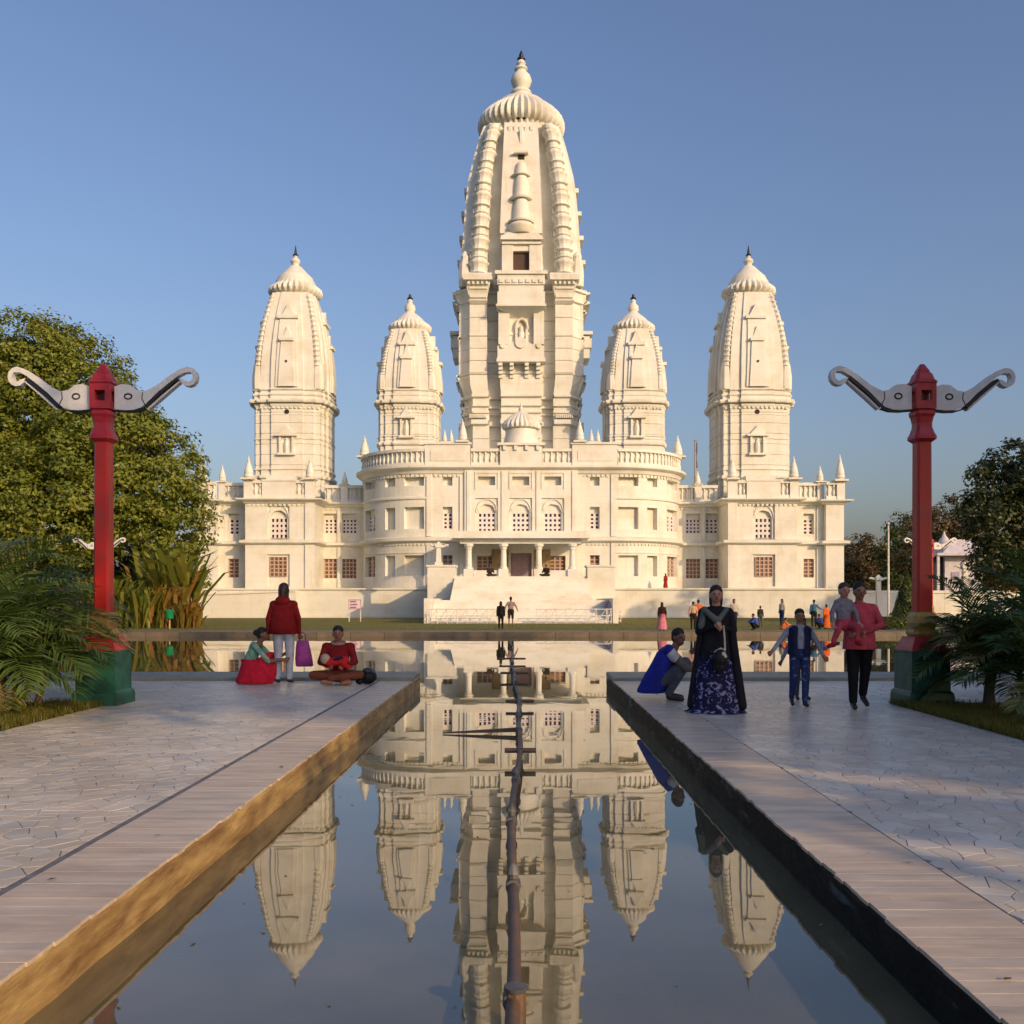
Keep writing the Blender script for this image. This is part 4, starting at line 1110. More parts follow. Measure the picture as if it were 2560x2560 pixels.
def tree(name, label, base, lobes, trunk_r, trunk_h, leafm, nclump, per, clump_r, leaf, group=None, gap=.0, lean=(0, 0)):
    """lobes: (x, y, z, rx, rz) absolute; leaves grow in clumps over the lobes' volume"""
    r = empty(name, base); tag(r, label, 'tree', group)
    bx, by, bz = base
    tb = MB(); tx, ty = bx + lean[0], by + lean[1]
    tb.tube([(bx, by, bz - .2), (bx + lean[0] * .2, by + lean[1] * .2, bz + trunk_h * .35), (bx + lean[0] * .6, by + lean[1] * .6, bz + trunk_h * .75), (tx, ty, bz + trunk_h)], [trunk_r * 1.25, trunk_r, trunk_r * .8, trunk_r * .6], 10)
    tr_ = tb.build('trunk', M['bark'], r, True)
    for lx, ly, lz, rx, rz in lobes:
        lb = MB(); p0 = Vector((tx, ty, bz + trunk_h * random.uniform(.55, .95))); p1 = Vector((lx, ly, lz + rz * .3))
        mid = p0.lerp(p1, .5) + Vector((random.uniform(-.3, .3) * rx, random.uniform(-.3, .3) * rx, -.1 * rz))
        lb.tube([p0, mid, p1], [trunk_r * .5, trunk_r * .3, trunk_r * .08], 6); lb.build('limb', M['bark'], r, True)
    L = np.array(lobes, float); wts = L[:, 3] ** 2 * L[:, 4] ** .5; wts /= wts.sum()
    idx = rng.choice(len(L), nclump, p=wts)
    d = rng.normal(size=(nclump, 3)); d /= np.linalg.norm(d, axis=1, keepdims=True)
    rad = np.where(rng.random(nclump) < .78, rng.uniform(.82, 1.03, nclump), rng.uniform(.35, .8, nclump))
    cc = L[idx, :3] + d * rad[:, None] * np.stack([L[idx, 3], L[idx, 3], L[idx, 4]], 1)
    ok = cc[:, 2] > bz + .4
    cc, d = cc[ok], d[ok]; m = len(cc)
    cr = clump_r * rng.uniform(.6, 1.35, m)
    cvar = rng.random(m)
    k = np.repeat(np.arange(m), per)
    off = rng.normal(size=(len(k), 3)); off /= np.linalg.norm(off, axis=1, keepdims=True); off *= (rng.random(len(k)) ** .45)[:, None]
    C = cc[k] + off * cr[k][:, None] * np.array([1, 1, .7])
    N = d[k] * .5 + off * .7 + np.array([0, 0, .45]) + rng.normal(size=C.shape) * .45
    ok = C[:, 2] > bz + .15
    leaf_mesh('crown', C[ok], N[ok], leaf * rng.uniform(.7, 1.3, ok.sum()), leafm, r, .55, np.clip(cvar[k][ok] * .6 + rng.random(ok.sum()) * .4, 0, 1))
    return r

LM = leaf_mat('mango_leaf', (.10, .15, .02), (.235, .25, .032), (.26, .16, .04), .25)
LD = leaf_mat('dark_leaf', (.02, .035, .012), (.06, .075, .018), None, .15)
LO = leaf_mat('dry_olive_leaf', (.07, .06, .022), (.14, .095, .035), None, .2)
LP = leaf_mat('palm_leaf', (.05, .10, .022), (.14, .20, .042), (.26, .22, .07), .3)
LC = leaf_mat('croton_leaf', (.11, .17, .025), (.26, .24, .04), (.42, .14, .04), .35)
LG = leaf_mat('grass_blade', (.07, .095, .012), (.18, .15, .02), None, .3)
LH = leaf_mat('hedge_leaf', (.03, .06, .012), (.09, .11, .02), None, .2)

# great mango tree beside the temple
def px_lobe(px, py, rpx, D, k=1.0): return (wx(px, D), D, wz(py, D), rpx / F * D, rpx / F * D * k)
D_ = 64
lob = [px_lobe(150, 1010, 190, 66), px_lobe(340, 1190, 165, 62), px_lobe(60, 900, 120, 64), px_lobe(-60, 1100, 220, 66), px_lobe(180, 1240, 180, 60), px_lobe(420, 1290, 110, 62, 1.1), px_lobe(20, 1280, 190, 60), px_lobe(250, 1090, 150, 62), px_lobe(110, 850, 60, 65), px_lobe(455, 1180, 55, 62), px_lobe(-200, 1250, 200, 64), px_lobe(160, 900, 80, 66), px_lobe(215, 1010, 110, 64), px_lobe(350, 1080, 60, 63), px_lobe(478, 1275, 48, 62)]
tree('mango_tree', 'broad olive green leafy tree standing beside the temple', (-29, 65, GZ), lob, .75, 7, LM, 2500, 60, .85, .285)

def bush(label, lobes, base, n, leafm, group='dense bushes under the big tree'):
    return tree('bush', label, base, lobes, .12, 1.2, leafm, n, 40, .5, .30, group)
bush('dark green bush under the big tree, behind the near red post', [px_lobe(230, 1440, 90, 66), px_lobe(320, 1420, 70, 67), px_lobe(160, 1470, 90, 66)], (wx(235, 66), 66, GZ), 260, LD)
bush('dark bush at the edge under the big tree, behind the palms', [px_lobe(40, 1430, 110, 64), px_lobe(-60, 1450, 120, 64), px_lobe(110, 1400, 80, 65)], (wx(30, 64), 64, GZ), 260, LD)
bush('dark leafy bush between big tree and temple corner', [px_lobe(440, 1420, 60, 70), px_lobe(380, 1440, 70, 70), px_lobe(490, 1455, 30, 70)], (wx(430, 70), 70, GZ), 200, LM)
# trees at the far end of the temple
tree('dark_tree', 'tall dark broadleaf tree at the edge beside the small pale shrine', (wx(2620, 62), 62, GZ), [px_lobe(2540, 1200, 95, 62), px_lobe(2480, 1290, 75, 61), px_lobe(2590, 1330, 110, 62), px_lobe(2455, 1200, 40, 61), px_lobe(2560, 1140, 45, 62), px_lobe(2500, 1400, 70, 61), px_lobe(2640, 1220, 130, 63), px_lobe(2430, 1270, 40, 61)], .4, 6, LD, 620, 40, .7, .30, 'trees behind the small shrine')
tree('olive_tree', 'dry olive tree right behind the red lamp post by the shrine', (wx(2340, 100), 100, GZ), [px_lobe(2330, 1330, 70, 100), px_lobe(2390, 1300, 60, 102), px_lobe(2370, 1390, 80, 100), px_lobe(2420, 1370, 70, 100), px_lobe(2300, 1400, 60, 99)], .4, 5, LO, 420, 36, .9, .38, 'trees behind the small shrine')
tree('bushy_tree', 'dull green bushy tree left of the pale flagless pole', (wx(2160, 125), 125, GZ), [px_lobe(2160, 1390, 55, 125), px_lobe(2130, 1430, 55, 124), px_lobe(2195, 1420, 50, 125), px_lobe(2150, 1470, 70, 124)], .4, 5, LO, 360, 36, 1.1, .45, 'trees behind the small shrine')
tree('feathery_tree', 'thin feathery tree between pale pole and red lamp post', (wx(2262, 115), 115, GZ), [px_lobe(2255, 1330, 38, 115, 1.2), px_lobe(2240, 1390, 45, 115), px_lobe(2275, 1420, 50, 114), px_lobe(2250, 1465, 60, 113)], .3, 6, LH, 320, 34, .9, .36, 'trees behind the small shrine')
tree('orange_tree', 'low orange brown tree in front of the small pale shrine wall', (wx(2530, 66), 66, GZ), [px_lobe(2500, 1420, 34, 66), px_lobe(2535, 1440, 40, 66), px_lobe(2480, 1440, 26, 66)], .12, 1.2, leaf_mat('orange_leaf', (.16, .08, .02), (.28, .14, .03), None, .3), 130, 34, .4, .22)
# trees behind the camera and beyond the frame that shade the terrace and the plinth
def uv(u_, v_): return (.755 * u_ + .656 * v_, .656 * u_ - .755 * v_)
for lb, tu, lbs in (('broad shade tree behind the viewer, nearest the channel', 11.5, ((10.6, 18, 13.6, 6.7, 6.6), (8.9, 17.5, 7.4, 2.7, 2.2), (5.5, 17.3, 7.0, 1.0, 1.2), (6.4, 17.6, 6.2, .9, 1.0), (12.8, 18, 8.5, 4.3, 4.0), (11, 19, 18, 4, 4))),
                   ('broad shade tree beside the terrace, second from the channel', 18.5, ((18.4, 19, 11.8, 6.4, 7.2), (16, 18.5, 8, 4, 4), (21, 19, 8.5, 4, 4), (18, 19, 17, 4, 3.5))),
                   ('broad shade tree beside the terrace, farthest from the channel', 26.5, ((26.5, 20, 11.4, 6.4, 7.0), (24, 20, 8, 4, 4), (29, 20, 8.5, 4, 4)))):
    bx_, by_ = uv(tu, 18.5)
    tree('shade_tree', lb, (bx_, by_, 0), [(*uv(q[0], q[1]), q[2], q[3], q[4]) for q in lbs], .4, 6, LD, 640, 40, 1.0, .6, 'shade trees behind the viewer')
x, y = 52.5, 62.0
tree('shade_tree', 'round shade tree on the lawn beyond the far end of the temple', (x, y, GZ), [(x, y, 9, 5.2, 4.6), (x - 3, y + 2, 8, 3, 3), (x + 3, y - 2, 7.5, 3.5, 3), (x, y + 3, 11, 3, 3)], .4, 5, LD, 420, 36, 1.1, .55, 'shade trees behind the viewer')

def palm(name, label, base, stems, nf, L, seed, tilt=.9, group=None, lw=.025, flat=1.0):
    rnd = random.Random(seed); r = empty(name, base); tag(r, label, 'palm', group)
    bx, by, bz = base
    Vs, Fs, Av = [], [], []
    for si in range(stems):
        a = rnd.uniform(0, 6.28); d = rnd.uniform(.05, .38); sx, sy = bx + d * math.cos(a), by + d * math.sin(a)
        h = rnd.uniform(.55, 1.05) * L * .55; lx, ly = rnd.uniform(-.25, .25), rnd.uniform(-.2, .2)
        t = MB(); t.tube([(sx, sy, bz - .05), (sx + lx * .5, sy + ly * .5, bz + h * .5), (sx + lx, sy + ly, bz + h)], [.055, .045, .035], 8); t.build('stem', M['palm_stem'], r, True)
        for fi in range(nf):
            az = 6.283 * (fi + rnd.random()) / nf; fl = L * rnd.uniform(.75, 1.1); el = rnd.uniform(.35, 1.35)
            p = Vector((sx + lx, sy + ly, bz + h)); dirv = Vector((math.cos(az) * math.cos(el), math.sin(az) * math.cos(el), math.sin(el)))
            n = 15; pts = [p.copy()]; v = dirv.copy()
            for k in range(n):
                v = (v + Vector((0, 0, -.085 * tilt * (1 + k * .05)))).normalized(); p = p + v * (fl / n); pts.append(p.copy())
            rach = MB(); rach.tube(pts[::3], [.014, .011, .008, .006, .004, .003][:len(pts[::3])], 5)
            b0 = len(Vs); Vs += rach.v; Fs += [tuple(i + b0 for i in q) for q in rach.f]; Av += [.35] * len(rach.f)
            fv = rnd.random() * .6 if rnd.random() < .9 else 1.0
            nl = 42
            for k in range(3, nl):
                tt = k / nl * (n - .01); i0 = int(tt); q = pts[i0].lerp(pts[i0 + 1], tt - i0); tdir = (pts[i0 + 1] - pts[i0]).normalized()
                side = tdir.cross(Vector((0, 0, 1))); side = side.normalized() if side.length > .05 else Vector((1, 0, 0)); upv = side.cross(tdir)
                ll = L * .36 * math.sin(math.pi * (.12 + .83 * k / nl)) ** .8 * rnd.uniform(.85, 1.1)
                for sg in (-1, 1):
                    ld = (side * sg * .85 + tdir * .75 + upv * .28 + Vector((rnd.uniform(-.12, .12), rnd.uniform(-.12, .12), rnd.uniform(-.1, .1)))).normalized()
                    wv = ld.cross(upv).normalized() * lw * .5 + upv * rnd.uniform(-.006, .006)
                    m1 = q + ld * ll * .55 + Vector((0, 0, -.04 * ll)); e = q + ld * ll + Vector((0, 0, -.28 * ll))
                    b0 = len(Vs); Vs += [q - wv * .4, q + wv * .4, m1 + wv, m1 - wv, e]
                    Fs += [(b0, b0 + 1, b0 + 2, b0 + 3), (b0 + 3, b0 + 2, b0 + 4)]; c = min(1, max(0, fv + rnd.uniform(-.12, .12))); Av += [c, c]
    o0 = Vector(base); me = mesh_from([(p[0] - o0.x, p[1] - o0.y, p[2] - o0.z) for p in Vs], Fs, 'fronds')
    at = me.attributes.new('var', 'FLOAT', 'FACE'); at.data.foreach_set('value', np.array(Av, np.float32)); me.materials.append(LP)
    link('fronds', me, r, o0)
    return r
gp = 'feathery palms in the planting beds'
palm('feather_palm', 'large feathery palm at the edge nearest the red post by the big tree', (-6.75, 12.1, 0), 5, 9, 1.7, 3, group=gp)
palm('feather_palm', 'feathery palm leaning across the green pedestal by the big tree', (-6.45, 12.6, 0), 3, 8, 1.0, 11, group=gp)
palm('feather_palm', 'feathery palm farthest out on the side of the big tree', (-7.6, 12.9, 0), 5, 10, 2.15, 5, group=gp)
palm('feather_palm', 'feathery palm hanging over the pedestal beside the man in pink', (6.15, 12.75, 0), 3, 9, 1.35, 21, group=gp)
palm('feather_palm', 'large feathery palm at the edge on the side of the man in pink', (6.95, 12.0, 0), 4, 9, 1.5, 23, group=gp)
palm('feather_palm', 'bushy feathery palm in the bed between the pedestal and the frame edge', (6.45, 12.3, 0), 4, 9, 1.3, 37, group=gp)
palm('feather_palm', 'low feathery palm rearmost behind the man in pink', (7.6, 13.2, 0), 4, 8, 1.6, 29, group=gp)
palm('feather_palm', 'small feathery palm nearest the viewer in the bed by the man in pink', (6.0, 10.9, 0), 3, 8, .95, 31, group=gp)

def blades(name, label, base, n, h, spread, seed, matl, wid=.12, cat='plant', group=None, kind=None, up=.75):
    rnd = random.Random(seed); V, Fc, A = [], [], []
    for _ in range(n):
        a = rnd.uniform(0, 6.28); d = rnd.random() ** .6 * spread; x, y = base[0] + d * math.cos(a), base[1] + d * math.sin(a) * .7
        hh = h * rnd.uniform(.45, 1.05); az = rnd.uniform(0, 6.28); out = rnd.uniform(.1, .75) * hh * (1 - up) * 2
        w_ = wid * rnd.uniform(.6, 1.3); sx, sy = -math.sin(az) * w_ / 2, math.cos(az) * w_ / 2
        p = [Vector((x, y, base[2])), Vector((x + math.cos(az) * out * .3, y + math.sin(az) * out * .3, base[2] + hh * .55)), Vector((x + math.cos(az) * out * .75, y + math.sin(az) * out * .75, base[2] + hh * .9)), Vector((x + math.cos(az) * out * 1.2, y + math.sin(az) * out * 1.2, base[2] + hh * .98))]
        b = len(V); s_ = Vector((sx, sy, 0))
        V += [p[0] - s_ * .35, p[0] + s_ * .35, p[1] + s_, p[1] - s_, p[2] + s_ * .8, p[2] - s_ * .8, p[3]]
        Fc += [(b, b + 1, b + 2, b + 3), (b + 3, b + 2, b + 4, b + 5), (b + 5, b + 4, b + 6)]; c = rnd.random(); A += [c, c, c]
    o0 = Vector(base); me = mesh_from([tuple(p - o0) for p in V], Fc, name)
    at = me.attributes.new('var', 'FLOAT', 'FACE'); at.data.foreach_set('value', np.array(A, np.float32)); me.materials.append(matl)
    return me, o0
def blade_plant(name, label, base, n, h, spread, seed, matl, wid, group=None):
    r = empty(name, base); tag(r, label, 'plant', group)
    me, o0 = blades(name, label, base, n, h, spread, seed, matl, wid, up=.5); link('leaves', me, r, o0)
    return r
gq = 'red and green leaved plants on the pool bank'
LR = leaf_mat('reddish_leaf', (.18, .16, .03), (.34, .17, .04), (.45, .10, .04), .35)
blade_plant('canna_plant', 'tall green canna clump left of the temple plinth', (wx(395, 57), 57, GZ), 60, 4.9, 1.2, 1, LC, .40, gq)
blade_plant('canna_plant', 'tall red tinged canna clump touching the temple plinth', (wx(455, 56.5), 56.5, GZ), 50, 4.6, 1.0, 2, LC, .36, gq)
blade_plant('croton_plant', 'low red leaved bush below the canna clumps', (wx(425, 54), 54, GZ), 90, 2.6, 1.1, 3, LR, .22, gq)
blade_plant('croton_plant', 'yellow green bush beside the red post at the pool bank', (wx(345, 53), 53, GZ), 120, 2.3, 1.3, 4, LC, .22, gq)
blade_plant('croton_plant', 'yellow brown bush nearest the temple corner on the bank', (wx(470, 53), 53, GZ), 60, 1.5, .8, 5, LR, .2, gq)
blade_plant('croton_plant', 'broad dull green bush left of the far red post', (wx(255, 54), 54, GZ), 160, 3.0, 1.6, 6, LC, .26, gq)
# bird-like green bin on the bank
r = empty('green_bin', (wx(424, 51), 51, GZ)); tag(r, 'small bright green litter bin on a pole at the pool bank', 'bin')
m = MB(); x, y = wx(424, 51), 51; m.tube([(x, y, GZ), (x, y, .55)], .05, 6); m.build('pole', M['gold'], r)
m = MB(); m.lathe(x, y, [(.45, .12), (.5, .2), (.85, .24), (.9, .26), (.95, .2), (1.0, .05)], 12); m.build('bucket', mat('bright_green', (.01, .22, .08), .35), r, True)
# grass along the bed edges: uncountable
def grass(name, label, n, fn, h):
    V, Fc, A = [], [], []
    for _ in range(n):
        x, y, z = fn(); az = random.uniform(0, 6.28); hh = h * random.uniform(.4, 1.2); w_ = .006; o = random.uniform(0, .6) * hh
        b = len(V); V += [(x - math.sin(az) * w_, y + math.cos(az) * w_, z), (x + math.sin(az) * w_, y - math.cos(az) * w_, z), (x + math.cos(az) * o, y + math.sin(az) * o, z + hh)]; Fc.append((b, b + 1, b + 2)); A.append(random.random())
    me = mesh_from(V, Fc, name); at = me.attributes.new('var', 'FLOAT', 'FACE'); at.data.foreach_set('value', np.array(A, np.float32)); me.materials.append(LG)
    o = link(name, me); tag(o, label, 'grass', kind='stuff')
def edge_l(): return (TL - abs(random.gauss(0, .5)) + .07 * math.sin(random.uniform(0, 6)), random.uniform(8, 13.3), .01)
def edge_r(): return (TR + abs(random.gauss(0, .5)) - .05 * random.random(), random.uniform(7, 13.3), .01)
grass('grass', 'short yellow green grass along the bed edge below the palms by the big tree', 16000, edge_l, .085)
grass('grass', 'short dark grass along the bed edge below the palms by the man in pink', 16000, edge_r, .085)
def lawn_pt():
    y = PE + 3.7 + random.random() ** 1.5 * 30; return (random.uniform(-.55, .55) * y, y, GZ)
grass('grass', 'olive lawn grass in front of the temple', 26000, lawn_pt, .09)

# clipped cone shrub and hedges
def cone_shrub(name, label, base, h, rad, n, cat='shrub'):
    r = empty(name, base); tag(r, label, cat)
    t = rng.random(n) ** .6; a = rng.uniform(0, 6.283, n); z = h * (1 - t); rr = rad * t * (1 + .08 * np.sin(a * 5 + z * 3)) * rng.uniform(.8, 1.04, n)
    C = np.stack([base[0] + rr * np.cos(a), base[1] + rr * np.sin(a), base[2] + z + .05], 1)
    N = np.stack([np.cos(a), np.sin(a), np.full(n, .5)], 1) + rng.normal(size=(n, 3)) * .5
    leaf_mesh('foliage', C, N, .16 * rng.uniform(.7, 1.3, n), LH, r, .6)
    m = MB(); m.tube([(base[0], base[1], base[2] - .1), (base[0], base[1], base[2] + h * .7)], [.07, .03], 6); m.build('trunk', M['bark'], r)
def hedge(label, x0, x1, y0, y1, z0, z1, n):
    r = empty('hedge', ((x0 + x1) / 2, y0, z0)); tag(r, label, 'hedge')
    C = np.stack([rng.uniform(x0, x1, n), rng.uniform(y0, y1, n), z0 + (z1 - z0) * rng.random(n)], 1)
    k = rng.integers(0, 2, n); C[k == 0, 2] = z1 + rng.normal(size=(k == 0).sum()) * .03; C[k == 1, 1] = y0 + rng.normal(size=(k == 1).sum()) * .04
    N = np.where((k == 0)[:, None], np.array([0, 0, 1.]), np.array([0, -1., .2])) + rng.normal(size=(n, 3)) * .5
    leaf_mesh('foliage', C, N, .14 * rng.uniform(.7, 1.3, n), LH, r, .6)
    m = MB(); m.box(x0 + .1, x1 - .1, y0 + .12, y1 - .1, z0, z1 - .12); m.build('branches', M['bark'], r)
cone_shrub('cone_shrub', 'clipped cone shaped shrub beside the red lamp post by the shrine', (wx(2268, 60), 60, GZ), 3.3, 1.15, 4500)
hedge('low clipped hedge between the man in pink and the red lamp post', wx(2195, 50), wx(2330, 50), 50, 51.2, GZ, .52, 4500)

# fallen leaves and floating specks: too many and too small to count
def scatter(name, label, n, fn, size, m_):
    C = np.array([fn() for _ in range(n)]); N = np.tile(np.array([0, 0, 1.]), (n, 1)) + rng.normal(size=(n, 3)) * .12
    o = leaf_mesh(name, C, N, size * rng.uniform(.5, 1.4, n), m_, None, .5); tag(o, label, 'leaves', kind='stuff')
LF = leaf_mat('dry_fallen_leaf', (.10, .07, .03), (.22, .15, .06), (.05, .035, .02), .1)
def on_paving():
    while True:
        x, y = random.uniform(-5.6, 5.1), random.uniform(3.2, 16.5)
        if x < XL - .05 or x > XR + .05: return (x, y, .008)
scatter('fallen_leaves', 'small dry leaves scattered over the paving', 150, on_paving, .045, LF)
scatter('floating_specks', 'pale leaves and specks floating on the channel water', 90, lambda: (random.uniform(XL + .1, XR - .1), random.uniform(3.2, 14), WZ + .004), .03, leaf_mat('floating_leaf', (.30, .28, .20), (.18, .15, .08), None, .1))
# ---------------------------------------------------------------- people
def unit_capsule(a, b, ra, rb, n=10, k=4):
    a, b = Vector(a), Vector(b); d = b - a
    if d.length < 1e-5: d = Vector((0, 0, 1e-4))
    L = d.length; d.normalize()
    up = Vector((0, 0, 1)) if abs(d.z) < .9 else Vector((1, 0, 0)); s = d.cross(up).normalized(); t = s.cross(d)
    prof = [(-ra * math.cos(math.pi / 2 * i / k), ra * math.sin(math.pi / 2 * i / k)) for i in range(k + 1)]
    prof += [(L + rb * math.sin(math.pi / 2 * i / k), rb * math.cos(math.pi / 2 * i / k)) for i in range(k + 1)]
    return [[tuple(a + d * h + (s * math.cos(2 * math.pi * j / n) + t * math.sin(2 * math.pi * j / n)) * max(r, 1e-4)) for j in range(n)] for h, r in prof]

class Fig:
    """collects limbs and masses, fuses them into one continuous skin and colours it by the nearest mass"""
    def __init__(s): s.p = []
    def cap(s, a, b, ra, rb, lab): s.p.append(('c', Vector(a), Vector(b), ra, rb, lab)); return s
    def ell(s, c, r, lab, rx=0, rz=0): s.p.append(('e', Vector(c), Vector(r), rx, rz, lab)); return s
    def build(s, name, pal, voxel, scale=1.0, parent=None):
        mb = MB()
        for q in s.p:
            if q[0] == 'c': mb.loft(unit_capsule(q[1], q[2], q[3], q[4]))
            else:
                rot = Matrix.Rotation(q[4], 3, 'Z') @ Matrix.Rotation(q[3], 3, 'X'); rings = []
                for i in range(9):
                    ph = -math.pi / 2 + math.pi * i / 8
                    rings.append([tuple(q[1] + rot @ Vector((q[2].x * math.cos(ph) * math.cos(a) + 1e-5 * math.cos(a), q[2].y * math.cos(ph) * math.sin(a) + 1e-5 * math.sin(a), q[2].z * math.sin(ph)))) for a in [2 * math.pi * j / 12 for j in range(12)]])
                mb.loft(rings)
        me0 = mb.mesh('tmp'); ob = bpy.data.objects.new('tmp', me0); col.objects.link(ob)
        m = ob.modifiers.new('r', 'REMESH'); m.mode = 'VOXEL'; m.voxel_size = voxel
        m2 = ob.modifiers.new('s', 'SMOOTH'); m2.factor = .5; m2.iterations = 3
        dg = bpy.context.evaluated_depsgraph_get(); me = bpy.data.meshes.new_from_object(ob.evaluated_get(dg), depsgraph=dg)
        bpy.data.objects.remove(ob); bpy.data.meshes.remove(me0)
        nf = len(me.polygons); C = np.empty(nf * 3); me.polygons.foreach_get('center', C); C = C.reshape(-1, 3)
        best = np.full(nf, 1e9); lab = np.zeros(nf, int); labs = []
        for q in s.p:
            if q[5] not in labs: labs.append(q[5])
            li = labs.index(q[5])
            if q[0] == 'c':
                a, b = np.array(q[1]), np.array(q[2]); ab = b - a; t = np.clip(((C - a) @ ab) / (ab @ ab + 1e-9), 0, 1)
                dist = np.linalg.norm(C - a - t[:, None] * ab, axis=1) - (q[3] + (q[4] - q[3]) * t)
            else:
                rot = np.array(Matrix.Rotation(q[4], 3, 'Z') @ Matrix.Rotation(q[3], 3, 'X')); l = (C - np.array(q[1])) @ rot; r = np.array(q[2])
                k0 = np.linalg.norm(l / r, axis=1); k1 = np.linalg.norm(l / (r * r), axis=1) + 1e-9; dist = k0 * (k0 - 1) / k1
            u_ = dist < best; best[u_] = dist[u_]; lab[u_] = li
        me.materials.clear()
        for l in labs: me.materials.append(pal[l])
        me.polygons.foreach_set('material_index', lab.astype(np.int32)); me.polygons.foreach_set('use_smooth', [True] * nf)
        if scale != 1: me.transform(Matrix.Scale(scale, 4))
        me.update(); me.name = name
        return link(name, me, parent)

def cloth(name, c, c2=None, scale=9, var=.15, rough=.85): return mat(name, c, rough, var, scale, .25, 40, c2=c2, spec=.2)
SK = mat('brown_skin', (.30, .145, .085), .5, .1, 8); SKD = mat('dark_brown_skin', (.18, .085, .052), .5, .1, 8); SKL = mat('light_brown_skin', (.42, .22, .14), .5, .1, 8)
HAIR = mat('black_hair', (.006, .005, .005), .65, .2, 30); HAIRB = mat('brown_hair', (.05, .022, .012), .5, .2, 30)
EYEM = mat('dark_eyes', (.01, .008, .008), .3); LIP = mat('lips', (.24, .07, .05), .5); SHOE = mat('dark_shoes', (.015, .014, .014), .5)
def pal(top, legs, shoe=None, sleeve=None, skin=None, hair=None, extra=None):
    d = dict(top=top, legs=legs, shoe=shoe or SHOE, sleeve=sleeve or top, skin=skin or SK, hair=hair or HAIR, eye=EYEM, lip=LIP)
    if extra: d.update(extra)
    return d

STAND = dict(pel=(0, 0, .93), che=(0, 0, 1.24), nek=(0, .01, 1.42), hed=(0, -.015, 1.575), sho=(.168, .01, 1.335), elb=(.225, .03, 1.10), wri=(.24, -.03, .87), hip=(.09, 0, .90), kne=(.10, -.02, .49), ank=(.10, .02, .085), toe=(.115, -.13, .035))
SQUAT = dict(pel=(0, .2, .24), che=(0, .06, .55), nek=(0, -.03, .72), hed=(0, -.09, .865), sho=(.17, .0, .67), elb=(.19, -.22, .50), wri=(.07, -.4, .47), hip=(.1, .18, .22), kne=(.14, -.22, .50), ank=(.13, .0, .085), toe=(.14, -.17, .03))
CROSS = dict(pel=(0, .02, .14), che=(0, .0, .45), nek=(0, -.01, .64), hed=(0, -.05, .80), sho=(.19, .0, .59), elb=(.27, -.08, .35), wri=(.12, -.28, .30), hip=(.1, .02, .13), kne=(.36, -.24, .16), ank=(-.08, -.38, .08), toe=(-.2, -.36, .06))

